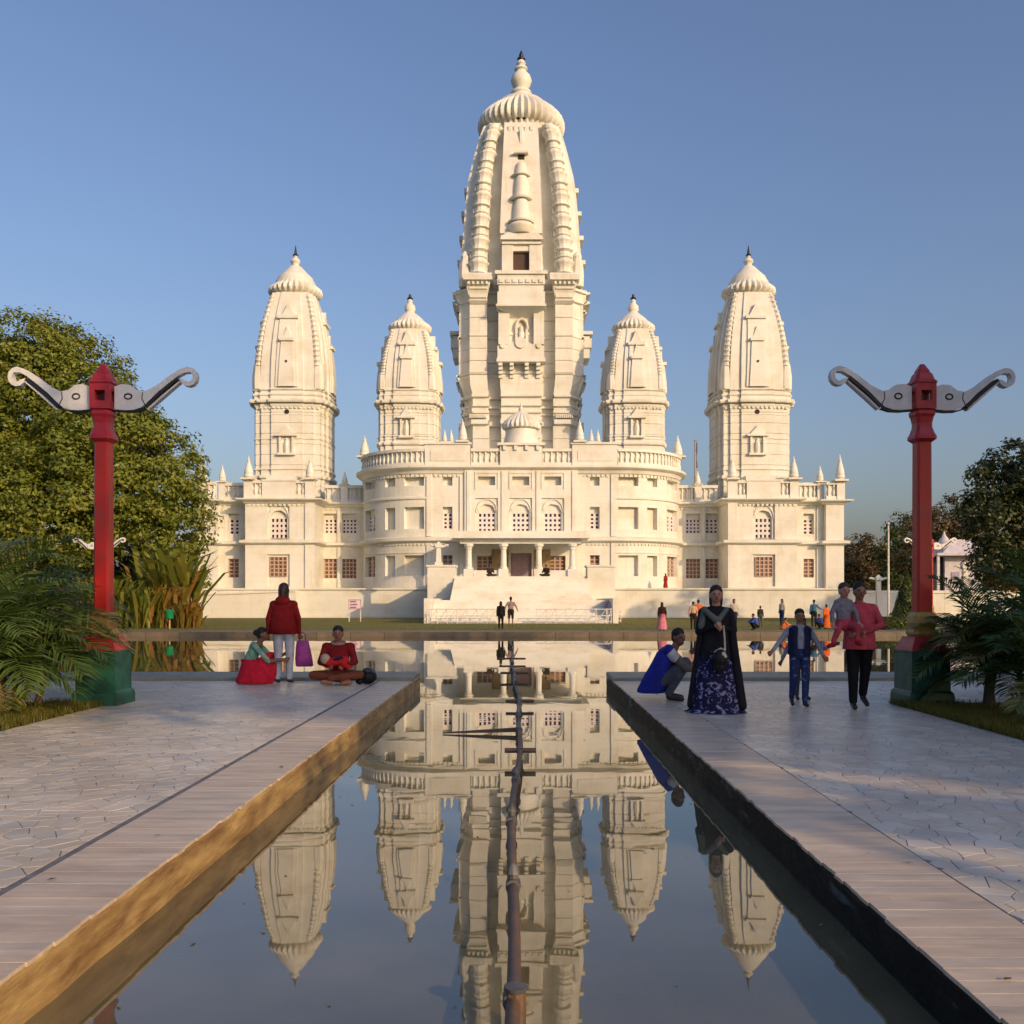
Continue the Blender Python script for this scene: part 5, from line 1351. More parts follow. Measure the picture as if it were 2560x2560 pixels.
def body(pose, L=None, Rr=None, thick=1.0, head_turn=0.0, fingers=True, skirt=False, shorts=False, short_sleeve=False, face=True, hair='short', bare_feet=False):
    """pose: joints for one side (mirrored); L / Rr override joints on +x / -x"""
    f = Fig(); P = dict(pose); k = thick
    f.ell(P['che'], (.165 * k, .11 * k, .20), 'top'); mid = [(a + b) / 2 for a, b in zip(P['che'], P['pel'])]
    f.ell(mid, (.145 * k, .105 * k, .20), 'top'); f.ell(P['pel'], (.16 * k, .125 * k, .12), 'legs')
    hd = Vector(P['hed']); nk = Vector(P['nek'])
    f.cap(nk - Vector((0, 0, .04)), hd - Vector((0, -.01, .05)), .058, .05, 'skin')
    def rot(v): c, s = math.cos(head_turn), math.sin(head_turn); return hd + Vector((v[0] * c - v[1] * s, v[0] * s + v[1] * c, v[2]))
    f.ell(hd, (.076, .092, .105), 'skin', 0, head_turn); f.ell(rot((0, -.022, -.055)), (.056, .062, .058), 'skin', 0, head_turn)
    if face:
        f.cap(rot((0, -.088, .012)), rot((0, -.107, -.022)), .010, .016, 'skin')
        for sx in (-1, 1):
            f.ell(rot((sx * .079, .0, -.01)), (.014, .02, .032), 'skin', 0, head_turn)
            f.ell(rot((sx * .032, -.084, .012)), (.0145, .011, .008), 'eye', 0, head_turn)
        f.ell(rot((0, -.083, -.055)), (.026, .012, .009), 'lip', 0, head_turn)
    f.ell(rot((0, .018, .052)), (.088, .096, .082), 'hair', R(-22), head_turn)
    f.ell(rot((0, .035, 0)), (.082, .075, .085), 'hair', 0, head_turn)
    if hair == 'long':
        f.cap(rot((0, .06, .0)), rot((0, .075, -.2)), .07, .05, 'hair')
        for sx in (-1, 1): f.cap(rot((sx * .06, .02, .02)), rot((sx * .062, .03, -.12)), .035, .03, 'hair')
    if hair == 'bun': f.ell(rot((0, .115, .03)), (.055, .05, .055), 'hair')
    if hair == 'pony': f.cap(rot((0, .09, .03)), rot((0, .15, -.12)), .04, .03, 'hair')
    sl, sr = [], []
    for sg, ov in ((1, L or {}), (-1, Rr or {})):
        j = {}
        for kk in ('sho', 'elb', 'wri', 'hip', 'kne', 'ank', 'toe'):
            v = ov.get(kk, P[kk]); j[kk] = Vector((v[0] * (sg if kk not in ov else 1), v[1], v[2]))
        f.cap(Vector(P['che']) + Vector((0, 0, .1)), j['sho'], .085 * k, .068 * k, 'top')
        f.cap(j['sho'], j['elb'], .060 * k, .050 * k, 'sleeve')
        f.cap(j['elb'], j['wri'], .047 * k, .034, 'skin' if short_sleeve else 'sleeve')
        # hand: palm, four bent fingers, thumb from the side of the palm
        d = (j['wri'] - j['elb']).normalized(); side = d.cross(Vector((0, -1, .2))); side = side.normalized() if side.length > .1 else Vector((1, 0, 0)); nrm = side.cross(d).normalized()
        cur = ov.get('curl', .5); pc = j['wri'] + d * .05
        f.cap(j['wri'] - d * .01, pc + d * .035, .028, .032, 'skin')
        if fingers:
            for q in range(4):
                o = side * (q - 1.5) * .018; l = (.036, .042, .040, .030)[q]
                a = pc + d * .04 + o; b = a + (d * math.cos(cur) + nrm * math.sin(cur)) * l; c = b + (d * math.cos(cur * 2.2) + nrm * math.sin(cur * 2.2)) * l * .8
                f.cap(a, b, .0095, .0088, 'skin'); f.cap(b, c, .0088, .0075, 'skin')
            a = pc - side * .026 * sg; b = a + (d * .7 - side * sg * .6 + nrm * .3).normalized() * .038; f.cap(a, b, .012, .010, 'skin'); f.cap(b, b + (d * .9 + nrm * .3).normalized() * .028, .010, .0085, 'skin')
        if not skirt:
            f.cap(j['hip'], j['kne'], .092 * k, .066 * k, 'legs'); f.cap(j['kne'], j['ank'] + Vector((0, 0, .03)), .064 * k if not shorts else .052, .05 * k if not shorts else .04, 'skin' if shorts else 'legs')
        else:
            f.cap(j['hip'], j['kne'], .092, .066, 'legs'); f.cap(j['kne'], j['ank'], .055, .04, 'skin')
        f.cap(j['ank'] + Vector((0, 0, -.03)), j['toe'], .042, .034, 'skin' if bare_feet else 'shoe')
    return f

def drape(name, rings, matl, parent, folds=11, amp=.04, n=40, twist=0.0, seed=0):
    """garment: rings of (cx, cy, z, rx, ry), folds grow towards the last ring"""
    rnd = random.Random(seed); ph = rnd.uniform(0, 6); v = []; m = len(rings)
    for k, (cx, cy, z, rx, ry) in enumerate(rings):
        t = k / (m - 1)
        for i in range(n):
            a = 2 * math.pi * i / n; w_ = 1 + amp * t * math.sin(folds * a + ph + twist * t) + amp * .5 * t * math.sin(folds * 1.7 * a + ph * 2)
            v.append((cx + rx * w_ * math.cos(a), cy + ry * w_ * math.sin(a), z))
    f = [(k * n + i, k * n + (i + 1) % n, (k + 1) * n + (i + 1) % n, (k + 1) * n + i) for k in range(m - 1) for i in range(n)]
    f.append(tuple(range(n))); 
    me = mesh_from(v, f, name, True); me.materials.append(matl); o = link(name, me, parent, ORG[parent.name])
    return o

def put(o, label, loc, rz=0, s=1.0, group=None, cat='person'):
    o.location = loc; o.rotation_euler = (0, 0, R(rz)); o.scale = (s, s, s); tag(o, label, cat, group); return o
VX = .0085

# woman in red, seen from behind
jk = cloth('dark_red_jacket', (.24, .012, .012)); jn = cloth('pale_blue_jeans', (.42, .46, .56))
o = body(STAND, L=dict(elb=(.25, .02, 1.10), wri=(.27, -.02, .86)), Rr=dict(elb=(-.25, .03, 1.1), wri=(-.25, -.06, .86)), thick=1.08, hair='long', skirt=False).build('person', pal(jk, jn, hair=HAIRB), VX)
put(o, 'woman in dark red jacket and pale jeans standing with her back turned', (wx(714, 16.75), 16.62, 0), 180, 1.02)
drape('jacket', [(0, 0, 1.43, .07, .075), (0, 0, 1.405, .12, .10), (0, 0, 1.36, .165, .12), (0, 0, 1.3, .198, .14), (0, 0, 1.2, .215, .15), (0, 0, 1.0, .22, .165), (0, 0, .84, .235, .18), (0, 0, .835, .2, .15)], jk, o, 7, .02)
hd = Fig(); hd.ell((0, .09, 1.40), (.13, .075, .09), 'h'); hd.ell((0, .03, 1.43), (.115, .10, .045), 'h'); h_ = hd.build('hood', {'h': jk}, .014, parent=o)
# purple carrier bag in her hand
bg = empty('carrier_bag', (0, 0, 0)); m = MB(); rr_ = []
for z, w_, d_, ox in ((0, .13, .045, .03), (.02, .15, .06, .03), (.15, .145, .075, .02), (.30, .125, .06, .01), (.42, .105, .035, 0), (.45, .10, .02, 0)):
    rr_.append([(ox + w_ * math.cos(a) * (1 + .05 * math.sin(5 * a + z * 20)), d_ * math.sin(a), z) for a in [2 * math.pi * i / 20 for i in range(20)]])
m.loft(rr_); m.build('bag_body', cloth('purple_bag', (.30, .05, .25), rough=.5), bg, True)
for yy in (-.015, .015):
    m = MB(); m.tube([(-.05, yy, .44), (-.045, yy * .5, .55), (0, 0, .60), (.045, yy * .5, .55), (.05, yy, .44)], .009, 6); m.build('handle', cloth('purple_handle', (.16, .02, .14)), bg)
put(bg, 'purple carrier bag held by the woman in the red jacket', (wx(757, 16.62), 16.6, .29), 8, 1.0, None, 'bag')

# girl in mint top and red skirt, crouching in profile
mt = cloth('mint_top', (.20, .40, .30)); rs = cloth('red_skirt', (.55, .015, .04))
o = body(SQUAT, L=dict(elb=(.17, -.25, .42), wri=(.1, -.42, .5)), Rr=dict(elb=(-.17, -.24, .40), wri=(-.08, -.44, .42)), thick=.86, hair='bun', short_sleeve=True, bare_feet=True).build('person', pal(mt, rs, skin=SKD), VX)
put(o, 'girl in mint top and red skirt crouching beside the woman in red', (wx(645, 16.6), 16.55, 0), 92, .98)
drape('skirt', [(0, .17, .38, .11, .11), (0, .10, .43, .15, .18), (0, -.0, .42, .19, .26), (0, -.03, .33, .22, .31), (0, -.01, .18, .24, .33), (0, .03, .06, .265, .34), (0, .04, .01, .25, .31)], rs, o, 9, .04)

# man sitting cross-legged in red sweater
sw = cloth('red_sweater', (.22, .012, .016)); br = cloth('brown_trousers', (.17, .055, .03)); scf = cloth('pale_scarf', (.42, .24, .20))
o = body(CROSS, thick=1.08, bare_feet=True, L=dict(ank=(-.08, -.40, .09), toe=(-.2, -.40, .06)), Rr=dict(ank=(.10, -.33, .07), toe=(.22, -.34, .05))).build('person', pal(sw, br, skin=SK), VX)
put(o, 'man in dark red sweater sitting cross legged on the paving', (wx(846, 16.5), 16.5, 0), 4, 1.08)
sf = Fig(); 
for k in range(12):
    a = 2 * math.pi * k / 12; a2 = 2 * math.pi * (k + 1) / 12
    sf.cap((.10 * math.cos(a), -.01 + .085 * math.sin(a), .655 + .02 * math.sin(a)), (.10 * math.cos(a2), -.01 + .085 * math.sin(a2), .655 + .02 * math.sin(a2)), .028, .028, 's')
sf.build('scarf', {'s': scf}, .014, parent=o)
bn = Fig(); bn.cap((-.12, 0, .06), (.13, .02, .1), .085, .07, 'b'); bn.ell((-.20, -.01, .12), (.085, .08, .09), 'c'); bn.cap((.1, -.03, .03), (.2, -.05, -.02), .045, .035, 'b'); bn.cap((-.03, -.06, .12), (.09, -.09, .15), .03, .025, 'd')
b_ = bn.build('bundled_baby', {'b': cloth('bright_red_wrap', (.52, .02, .02)), 'c': cloth('cream_bonnet', (.5, .38, .26)), 'd': cloth('dark_mitten', (.03, .02, .07))}, .012)
put(b_, 'bundle in bright red cloth with cream cap held by the seated man', (wx(843, 16.15), 16.16, .33), 4, 1.0, None, 'baby')
# black bag beside him
r = empty('black_bag', (0, 0, 0)); fg = Fig(); fg.ell((0, 0, .12), (.155, .13, .125), 'k'); fg.ell((.02, .01, .2), (.11, .1, .07), 'g'); fg.ell((-.12, -.06, .05), (.07, .06, .05), 'k')
fg.build('bag_body', {'k': cloth('black_bag_cloth', (.012, .012, .014), rough=.45), 'g': cloth('grey_bag_top', (.09, .10, .11), rough=.4)}, .012, parent=r)
m = MB(); m.tube([(-.08, -.1, .2), (-.03, -.14, .26), (.05, -.13, .26), (.09, -.1, .2)], .01, 6); m.build('strap', M['black'], r)
put(r, 'rounded black bag lying beside the cross legged man', (wx(919, 16.45), 16.45, 0), 0, 1.05, None, 'bag')

# man in blue squatting at the channel edge
bl = cloth('royal_blue_jacket', (.02, .03, .30)); gj = cloth('grey_blue_jeans', (.07, .085, .12)); wh = cloth('white_stripe', (.55, .55, .58)); gs = cloth('grey_sleeve', (.10, .10, .09))
P = dict(SQUAT); P.update(hed=(0, -.13, .84), nek=(0, -.06, .71), che=(0, .05, .52), pel=(0, .22, .20), hip=(.1, .2, .2))
fg = body(P, head_turn=R(-48), thick=1.12, L=dict(elb=(.2, -.24, .42), wri=(.1, -.46, .40)), Rr=dict(elb=(-.2, -.22, .44), wri=(-.06, -.46, .42)))
fg.cap((-.17, -.02, .65), (-.19, -.07, .585), .075, .072, 'stripe')
o = fg.build('person', pal(bl, gj, sleeve=gs, extra={'stripe': wh}, skin=SKD), VX)
put(o, 'man in royal blue jacket squatting at the edge of the channel', (wx(1652, 13.5) + .16, 13.8, 0), 82, 1.07)
drape('jacket', [(0, -.0, .71, .09, .09), (0, .02, .64, .20, .14), (0, .07, .5, .205, .16), (0, .14, .34, .21, .18), (0, .22, .14, .215, .2), (0, .24, .10, .2, .18)], bl, o, 6, .02)

# woman in black top and navy patterned skirt, facing the camera, with a handbag on a long pale strap
bk = cloth('black_top', (.012, .012, .018)); gsh = cloth('grey_green_shawl', (.11, .13, .12))
def print_mat():
    m = cloth('navy_floral_print', (.012, .012, .045)); t = m.node_tree; b = t.nodes['Principled BSDF']; Lk = t.links.new
    tc = t.nodes.new('ShaderNodeTexCoord'); n = t.nodes.new('ShaderNodeTexNoise'); n.inputs['Scale'].default_value = 11; n.inputs['Detail'].default_value = 3; n.inputs['Distortion'].default_value = 1.6
    Lk(tc.outputs['Object'], n.inputs['Vector']); cr = t.nodes.new('ShaderNodeValToRGB'); e = cr.color_ramp.elements
    e[0].position = .52; e[0].color = (.010, .010, .04, 1); e[1].position = .6; e[1].color = (.20, .22, .36, 1); x = e.new(.56); x.color = (.03, .035, .16, 1)
    Lk(n.outputs[0], cr.inputs[0]); Lk(cr.outputs[0], b.inputs['Base Color']); return m
pr_ = print_mat()
o = body(STAND, thick=1.05, hair='long', L=dict(elb=(.23, -.01, 1.10), wri=(.06, -.20, 1.13), curl=1.0), Rr=dict(elb=(-.23, .0, 1.08), wri=(-.04, -.21, 1.16), curl=1.0), skirt=True).build('person', pal(bk, pr_, skin=SKL), VX)
LOC = (wx(1790, 12.3), 12.3, 0)
put(o, 'woman in black top and wide navy patterned skirt facing the viewer', LOC, -5, .955)
drape('top', [(0, 0, 1.42, .07, .07), (0, 0, 1.395, .12, .09), (0, 0, 1.35, .155, .11), (0, 0, 1.28, .185, .125), (0, 0, 1.15, .19, .13), (0, 0, .98, .18, .14), (0, 0, .80, .215, .17), (0, 0, .70, .225, .18)], bk, o, 7, .03)
drape('skirt', [(0, 0, .95, .17, .14), (0, 0, .72, .225, .18), (0, 0, .48, .275, .225), (0, 0, .22, .32, .265), (0, 0, .04, .345, .29), (0, 0, .008, .40, .33)], pr_, o, 9, .05)
sf = Fig(); sf.cap((-.15, -.10, 1.36), (.0, -.155, 1.22), .04, .05, 's'); sf.cap((.13, -.08, 1.38), (.02, -.15, 1.24), .035, .04, 's'); sf.cap((-.16, -.02, 1.38), (-.2, -.06, 1.15), .045, .05, 's'); sf.build('shawl', {'s': gsh}, .016, parent=o)
sf = Fig(); sf.cap((.19, -.02, 1.30), (.235, -.08, .8), .045, .06, 's'); sf.cap((.235, -.08, .8), (.325, -.12, .1), .06, .07, 's'); sf.cap((-.19, .02, 1.2), (-.25, .02, .7), .04, .05, 's'); sf.cap((-.25, .02, .7), (-.33, .0, .1), .05, .06, 's'); sf.build('dupatta', {'s': bk}, .016, parent=o)
hb_ = empty('handbag', (0, 0, 0))
bgf = Fig(); bgf.ell((.02, -.29, .74), (.105, .055, .13), 'k'); bgf.ell((.02, -.28, .63), (.09, .05, .08), 'k'); bgf.build('bag_body', {'k': cloth('black_leather', (.010, .010, .012), rough=.4)}, .012, parent=hb_)
bgf = Fig(); bgf.cap((.07, -.24, 1.16), (.085, -.25, .98), .016, .015, 'w'); bgf.cap((.085, -.25, .98), (.085, -.29, .84), .015, .014, 'w'); bgf.cap((-.06, -.30, .82), (.03, -.30, .87), .012, .014, 'w'); bgf.cap((.03, -.30, .87), (.085, -.29, .84), .012, .014, 'w'); bgf.build('strap', {'w': cloth('pale_strap', (.48, .46, .38))}, .009, parent=hb_)
bgf = Fig(); bgf.ell((.06, -.345, .80), (.03, .02, .03), 'f'); bgf.ell((.085, -.34, .765), (.022, .018, .026), 'f'); bgf.build('charm', {'f': cloth('ivory_charm', (.6, .58, .52))}, .009, parent=hb_)
put(hb_, 'black handbag on a pale strap held before the navy patterned skirt', LOC, -5, .955, None, 'handbag')

# walking boy
vs = cloth('navy_waistcoat', (.018, .022, .07)); sh = cloth('pale_blue_shirt', (.33, .37, .46)); bj = cloth('printed_blue_jeans', (.02, .035, .13), (.22, .26, .40), 14)
bj.node_tree.nodes['Map Range'].inputs[1].default_value = .58; bj.node_tree.nodes['Map Range'].inputs[2].default_value = .68
o = body(STAND, thick=.98, L=dict(elb=(.30, .03, 1.12), wri=(.40, -.02, .90), kne=(.08, -.09, .50), ank=(.06, -.12, .09), toe=(.07, -.27, .045)), Rr=dict(elb=(-.32, .05, 1.14), wri=(-.45, .02, .98), kne=(-.10, .04, .49), ank=(-.10, .16, .12), toe=(-.11, .02, .035))).build('person', pal(sh, bj, skin=SK), VX)
put(o, 'boy in navy waistcoat and patterned blue jeans walking towards the viewer', (wx(1995, 13.05), 12.98, 0), -3, .775)
w_m = MB()
for sx in (-1, 1):
    v = []
    zz = ((1.41, .07, .12), (1.36, .05, .195), (1.2, .065, .185), (1.05, .06, .18), (.9, .055, .19))
    for z, xi, xo in zz: v.append([(sx * xi, -.135, z), (sx * (xi + xo) / 2, -.145, z), (sx * xo, -.06, z), (sx * xo, .08, z), (sx * (xo * .6), .135, z), (sx * .004, .14, z), (sx * .004, .125, z), (sx * (xo * .55), .12, z), (sx * (xo - .02), .06, z), (sx * (xo - .02), -.05, z), (sx * (xi + xo) / 2, -.125, z), (sx * xi, -.118, z)])
    w_m = MB(); w_m.loft(v); w_m.build('waistcoat', vs, o, True)

# child mostly hidden behind the boy
o = body(STAND, thick=.95, L=dict(elb=(.42, -.02, 1.05), wri=(.62, -.05, 1.12)), Rr=dict(elb=(-.30, .0, 1.05), wri=(-.42, -.05, .82))).build('person', pal(cloth('grey_mauve_shirt', (.26, .26, .33)), gj, skin=SKD), VX)
put(o, 'child in grey shirt mostly hidden behind the walking boy', (wx(2002, 13.9), 13.85, 0), 0, .70)

# man in pink shirt carrying a toddler
pk = cloth('pink_shirt', (.50, .07, .10)); blk = cloth('black_trousers', (.008, .008, .009))
o = body(STAND, thick=1.12, L=dict(sho=(.18, .01, 1.335), elb=(.30, .0, 1.12), wri=(.02, -.20, 1.04), kne=(.10, .06, .52), ank=(.10, .17, .16), toe=(.12, .05, .05), curl=.8), Rr=dict(elb=(-.25, -.04, 1.12), wri=(-.20, -.26, 1.02), kne=(-.10, -.06, .49), ank=(-.10, -.06, .085), toe=(-.12, -.21, .035), curl=.8)).build('person', pal(pk, blk, skin=SK), VX)
put(o, 'man in pink shirt and black trousers carrying a toddler', (wx(2143, 12.8), 12.72, 0), -2, .985)
drape('shirt', [(0, 0, 1.43, .07, .075), (0, 0, 1.405, .12, .095), (0, 0, 1.36, .165, .115), (0, 0, 1.3, .195, .135), (0, 0, 1.2, .205, .145), (0, 0, 1.02, .2, .15), (0, 0, .85, .215, .165), (0, 0, .80, .22, .17)], pk, o, 6, .025)
TOD = dict(pel=(0, .02, .30), che=(0, .02, .52), nek=(0, .02, .665), hed=(0, -.01, .80), sho=(.10, .02, .615), elb=(.19, .0, .46), wri=(.20, -.06, .33), hip=(.07, .0, .28), kne=(.15, -.18, .24), ank=(.14, -.17, .03), toe=(.15, -.25, -.02))
gw = cloth('grey_check_sweater', (.24, .24, .30), (.13, .13, .17), 24); rp = cloth('pink_trousers', (.42, .06, .09))
o = body(TOD, thick=.8, Rr=dict(kne=(-.15, -.12, .17), ank=(-.22, -.14, .0), toe=(-.3, -.16, -.05))).build('person', pal(gw, rp, skin=SKL, hair=HAIRB, shoe=cloth('red_shoes', (.3, .015, .02))), .009)
put(o, 'toddler in grey sweater carried on the arm of the man in pink', (wx(2113, 12.45), 12.5, .885), 4, .84)

# ---- people far across the pool
FV = .026
def cl(n, c): return cloth(n, c)
far = [
    # px, feet py, height, rz, pose, top, legs, kwargs, label
    (1252, 1573, 1.46, 180, STAND, (.010, .009, .009), (.010, .009, .009), dict(hair='long'), 'person in black standing on the far bank, left of the man in shorts'),
    (1277, 1566, 1.72, 180, STAND, (.30, .22, .20), (.02, .018, .016), dict(shorts=True, L=dict(elb=(.30, .06, 1.12), wri=(.36, -.02, .9)), Rr=dict(elb=(-.30, .06, 1.14), wri=(-.38, .0, .94))), 'man in shorts walking towards the temple steps'),
    (1655, 1577, 1.42, 180, STAND, (.03, .012, .012), (.6, .2, .26), dict(hair='long', skirt=True), 'woman in dark shawl and pink skirt walking on the far bank'),
    (1733, 1574, 1.45, 175, STAND, (.55, .35, .25), (.02, .015, .015), {}, 'child in pale top beside the person in orange, nearest the woman with the handbag'),
    (1746, 1572, 1.55, 170, STAND, (.75, .16, .03), (.03, .02, .02), {}, 'person in orange top standing left of the woman with the handbag'),
    (1835, 1574, 1.58, 10, STAND, (.45, .40, .34), (.02, .02, .025), {}, 'person in pale shirt and dark trousers just right of the woman with the handbag'),
    (1886, 1575, 1.45, -80, SQUAT, (.05, .10, .42), (.01, .01, .012), {}, 'person in bright blue squatting on the far bank, left of the boy'),
    (1901, 1566, 1.20, 150, STAND, (.14, .11, .04), (.2, .2, .16), {}, 'child in olive top standing behind the squatting person in blue'),
    (1955, 1564, 1.60, -60, STAND, (.62, .56, .48), (.03, .05, .16), dict(hair='long'), 'long haired woman in white top standing on the lawn left of the boy'),
    (1962, 1578, 1.15, 90, SQUAT, (.75, .20, .05), (.55, .15, .05), {}, 'small child in orange crouching at the water, left of the boy'),
    (2035, 1568, 1.55, 170, STAND, (.05, .14, .26), (.015, .015, .02), dict(Rr=dict(elb=(-.3, -.1, 1.2), wri=(-.5, -.2, 1.1))), 'person in teal blue shirt standing between the boy and the toddler'),
    (2066, 1572, 1.30, 200, STAND, (.75, .13, .02), (.6, .12, .02), dict(skirt=True), 'child in orange dress nearest the toddler on the far bank'),
    (2050, 1572, 1.35, -90, SQUAT, (.03, .06, .30), (.01, .01, .015), {}, 'person in dark blue sitting on the bank below the teal shirt'),
]
for i, (px, py, h, rz, ps, tc_, lc_, kw, lb) in enumerate(far):
    Df = (EYE - GZ - .02) * F / (py - PY)
    z = GZ + .012
    if Df < PE + .45: Df = PE + .7
    t_m = cl('far_top_%d' % i, tc_); l_m = cl('far_legs_%d' % i, lc_)
    o = body(ps, fingers=False, face=False, thick=1.1, **kw).build('person', pal(t_m, l_m, skin=SKD if i < 2 else SK), FV)
    put(o, lb, (wx(px, Df), Df, z), rz, h / 1.69, 'people on the far bank')
    if kw.get('skirt'): drape('skirt', [(0, 0, 1.0, .17, .14), (0, 0, .6, .24, .2), (0, 0, .1, .3, .26)], l_m, o, 7, .06, 24)
for px, lb, rz in ((1225, 'dark clad person sitting in the porch between the first two columns', 30), (1366, 'dark clad person sitting in the porch by the third column', -30)):
    o = body(CROSS, fingers=False, face=False, thick=1.2).build('person', pal(cl('porch_top', (.03, .022, .016)), cl('porch_legs', (.05, .03, .02)), skin=SKD), FV)
    put(o, lb, (wx(px, 79.6), 79.6, FZ), rz, 1.15, 'people seated in the porch')
o = body(STAND, fingers=False, face=False, thick=1.1, hair='long', skirt=True).build('person', pal(cl('red_sari', (.35, .03, .015)), cl('red_sari_skirt', (.35, .03, .015)), skin=SK), FV)
put(o, 'small figure in red standing on top of the temple plinth', (wx(1664, 86.4), 86.4, PZ), 200, .78)
drape('skirt', [(0, 0, 1.0, .17, .14), (0, 0, .6, .22, .19), (0, 0, .04, .28, .24)], cl('red_sari_drape', (.35, .03, .015)), o, 7, .06, 24)
# ---------------------------------------------------------------- fountain pipe in the channel
fp = empty('fountain_pipe', (0, 3.4, WZ)); tag(fp, 'rusty fountain pipe running along the middle of the channel', 'pipe')
def pipe_pt(y):  # slight bends along its length
    return (-.005 - .04 * math.sin(y * .33) - .0009 * y * y * .35 - .02 * math.sin(y * 1.1), y, WZ + .10 + .015 * math.sin(y * .7))
segs = [1.6] + [3.75 + 1.55 * k for k in range(22)]
for k, (a, b) in enumerate(zip(segs, segs[1:])):
    m = MB(); n = 5; m.tube([pipe_pt(a + (b - a) * i / n + (.01 if i == 0 else 0)) for i in range(n + 1)], .029 if k < 6 else .033, 10); m.build('pipe_length', M['rust'] if k < 6 else M['pipe_grey'], fp, True)
    m = MB(); q = pipe_pt(b); m.tube([(q[0], b - .05, q[2]), (q[0], b + .05, q[2])], .042, 10); m.build('joint', M['pipe_grey'], fp, True)
q = pipe_pt(3.75); m = MB(); m.lathe(q[0] + .01, 3.72, [(q[2] + .025, .03), (q[2] + .035, .034), (q[2] + .05, .046), (q[2] + .062, .047), (q[2] + .065, .038)], 18); m.build('nozzle_disc', M['pipe_grey'], fp, True)
m = MB(); m.tube([(q[0] + .01, 3.72, WZ - .5), (q[0] + .01, 3.72, q[2] + .06)], .04, 8); m.build('support', M['rust'], fp)
for y, w_ in ((9.9, .16), (15.0, .22), (20.5, .30), (26, .36)):
    q = pipe_pt(y); m = MB(); m.tube([(q[0] - w_, y, q[2] + .012), (q[0] + w_, y, q[2] + .012)], .026, 8); m.build('cross_bar', M['rust'], fp)
    m = MB(); m.tube([(q[0], y + .1, WZ - .4), (q[0], y + .1, q[2])], .03, 6); m.build('support', M['rust'], fp)
for y in (5.3, 6.9, 8.4, 12.4, 17.5, 23, 29, 33):
    q = pipe_pt(y); m = MB(); m.lathe(q[0], y, [(q[2] + .03, .025), (q[2] + .06, .025), (q[2] + .065, .04), (q[2] + .10, .03), (q[2] + .12, .012)], 8); m.build('nozzle', M['pipe_grey'], fp, True)
q = pipe_pt(12.0); m = MB(); m.loft([[(q[0] + .02, 11.96, WZ + .03), (q[0] + .02, 12.06, WZ + .03), (q[0] + .02, 12.06, WZ + .08), (q[0] + .02, 11.96, WZ + .08)], [(q[0] - .95, 12.0, WZ + .005), (q[0] - .95, 12.02, WZ + .005), (q[0] - .95, 12.02, WZ + .02), (q[0] - .95, 12.0, WZ + .02)]]); m.build('wedge_board', M['rust'], fp)

# ---------------------------------------------------------------- signs, railings, poles
def sign(px, py0, py1, w_px, D, label, cat='sign', bars=3, cols=1):
    x = wx(px, D); z0, z1 = wz(py1, D), wz(py0, D); hw = w_px / F * D / 2
    r = empty('sign_board', (x, D, GZ)); tag(r, label, cat)
    for sx in (-1, 1):
        m = MB(); m.box(x + sx * hw * .92 - .03, x + sx * hw * .92 + .03, D + .03, D + .09, GZ, z1); m.build('post', M['white_metal'], r)
    m = MB(); m.box(x - hw, x + hw, D - .02, D + .025, z0, z1); bo = m.build('board', M['sign'], r)
    m = MB()
    for a, b, c, d in ((-1, 1, .94, 1), (-1, 1, 0, .06), (-1, -.95, .06, .94), (.95, 1, .06, .94)): m.box(x + a * hw, x + b * hw, D - .035, D - .021, z0 + c * (z1 - z0), z0 + d * (z1 - z0))
    m.build('border', M['sign_print'], bo)
    for ci in range(cols):
        xa = x - hw * .75 + ci * 1.55 * hw / cols; wd = 1.5 * hw / cols * .8
        for k in range(bars):
            m = MB(); zz = z0 + (z1 - z0) * (.78 - .6 * k / max(1, bars - 1)); ll = wd * random.uniform(.6, 1); m.box(xa, xa + ll, D - .03, D - .0215, zz - (z1 - z0) * .07, zz + (z1 - z0) * .07); m.build('print_line', M['sign_print'], bo)
sign(887, 1499, 1523, 31, 69, 'pale pink notice board on two legs on the lawn before the plinth')
def two_signs():
    for px, lb in ((1518, 'pale notice board nearer the steps of a pair by the plinth'), (1538, 'pale notice board farther from the steps of a pair by the plinth')):
        sign(px, 1505, 1532, 15, 66, lb, bars=4)
two_signs()

def railing(label, pts, h, posts):
    r = empty('railing', pts[0]); tag(r, label, 'railing', 'white railings before the temple steps')
    P_ = [Vector(p) for p in pts]
    for a, b in zip(P_, P_[1:]):
        for hz in (h, h * .55, h * .15):
            m = MB(); m.tube([a + Vector((0, 0, hz)), b + Vector((0, 0, hz))], .035, 6); m.build('rail', M['white_metal'], r)
        n = max(2, int((b - a).length / posts))
        for k in range(n + 1):
            q = a.lerp(b, k / n); m = MB(); m.tube([q, q + Vector((0, 0, h + .06))], .03, 6); m.build('post', M['white_metal'], r)
        for k in range(n):
            q = a.lerp(b, k / n); q2 = a.lerp(b, (k + 1) / n); m = MB(); m.tube([q + Vector((0, 0, h * .15)), q2 + Vector((0, 0, h))], .022, 5); m.build('brace', M['white_metal'], r)
railing('white pipe railing before the steps, left of the man in shorts', [(-6.2, 63.2, GZ), (-.9, 63.2, GZ)], .95, .6)
railing('white pipe railing before the steps, right of the man in shorts', [(1.0, 63.2, GZ), (5.6, 63.2, GZ)], .95, .6)
railing('white pipe railing slanting back beside the two notice boards', [(5.7, 63.3, GZ), (6.9, 66.5, GZ)], .95, .8)

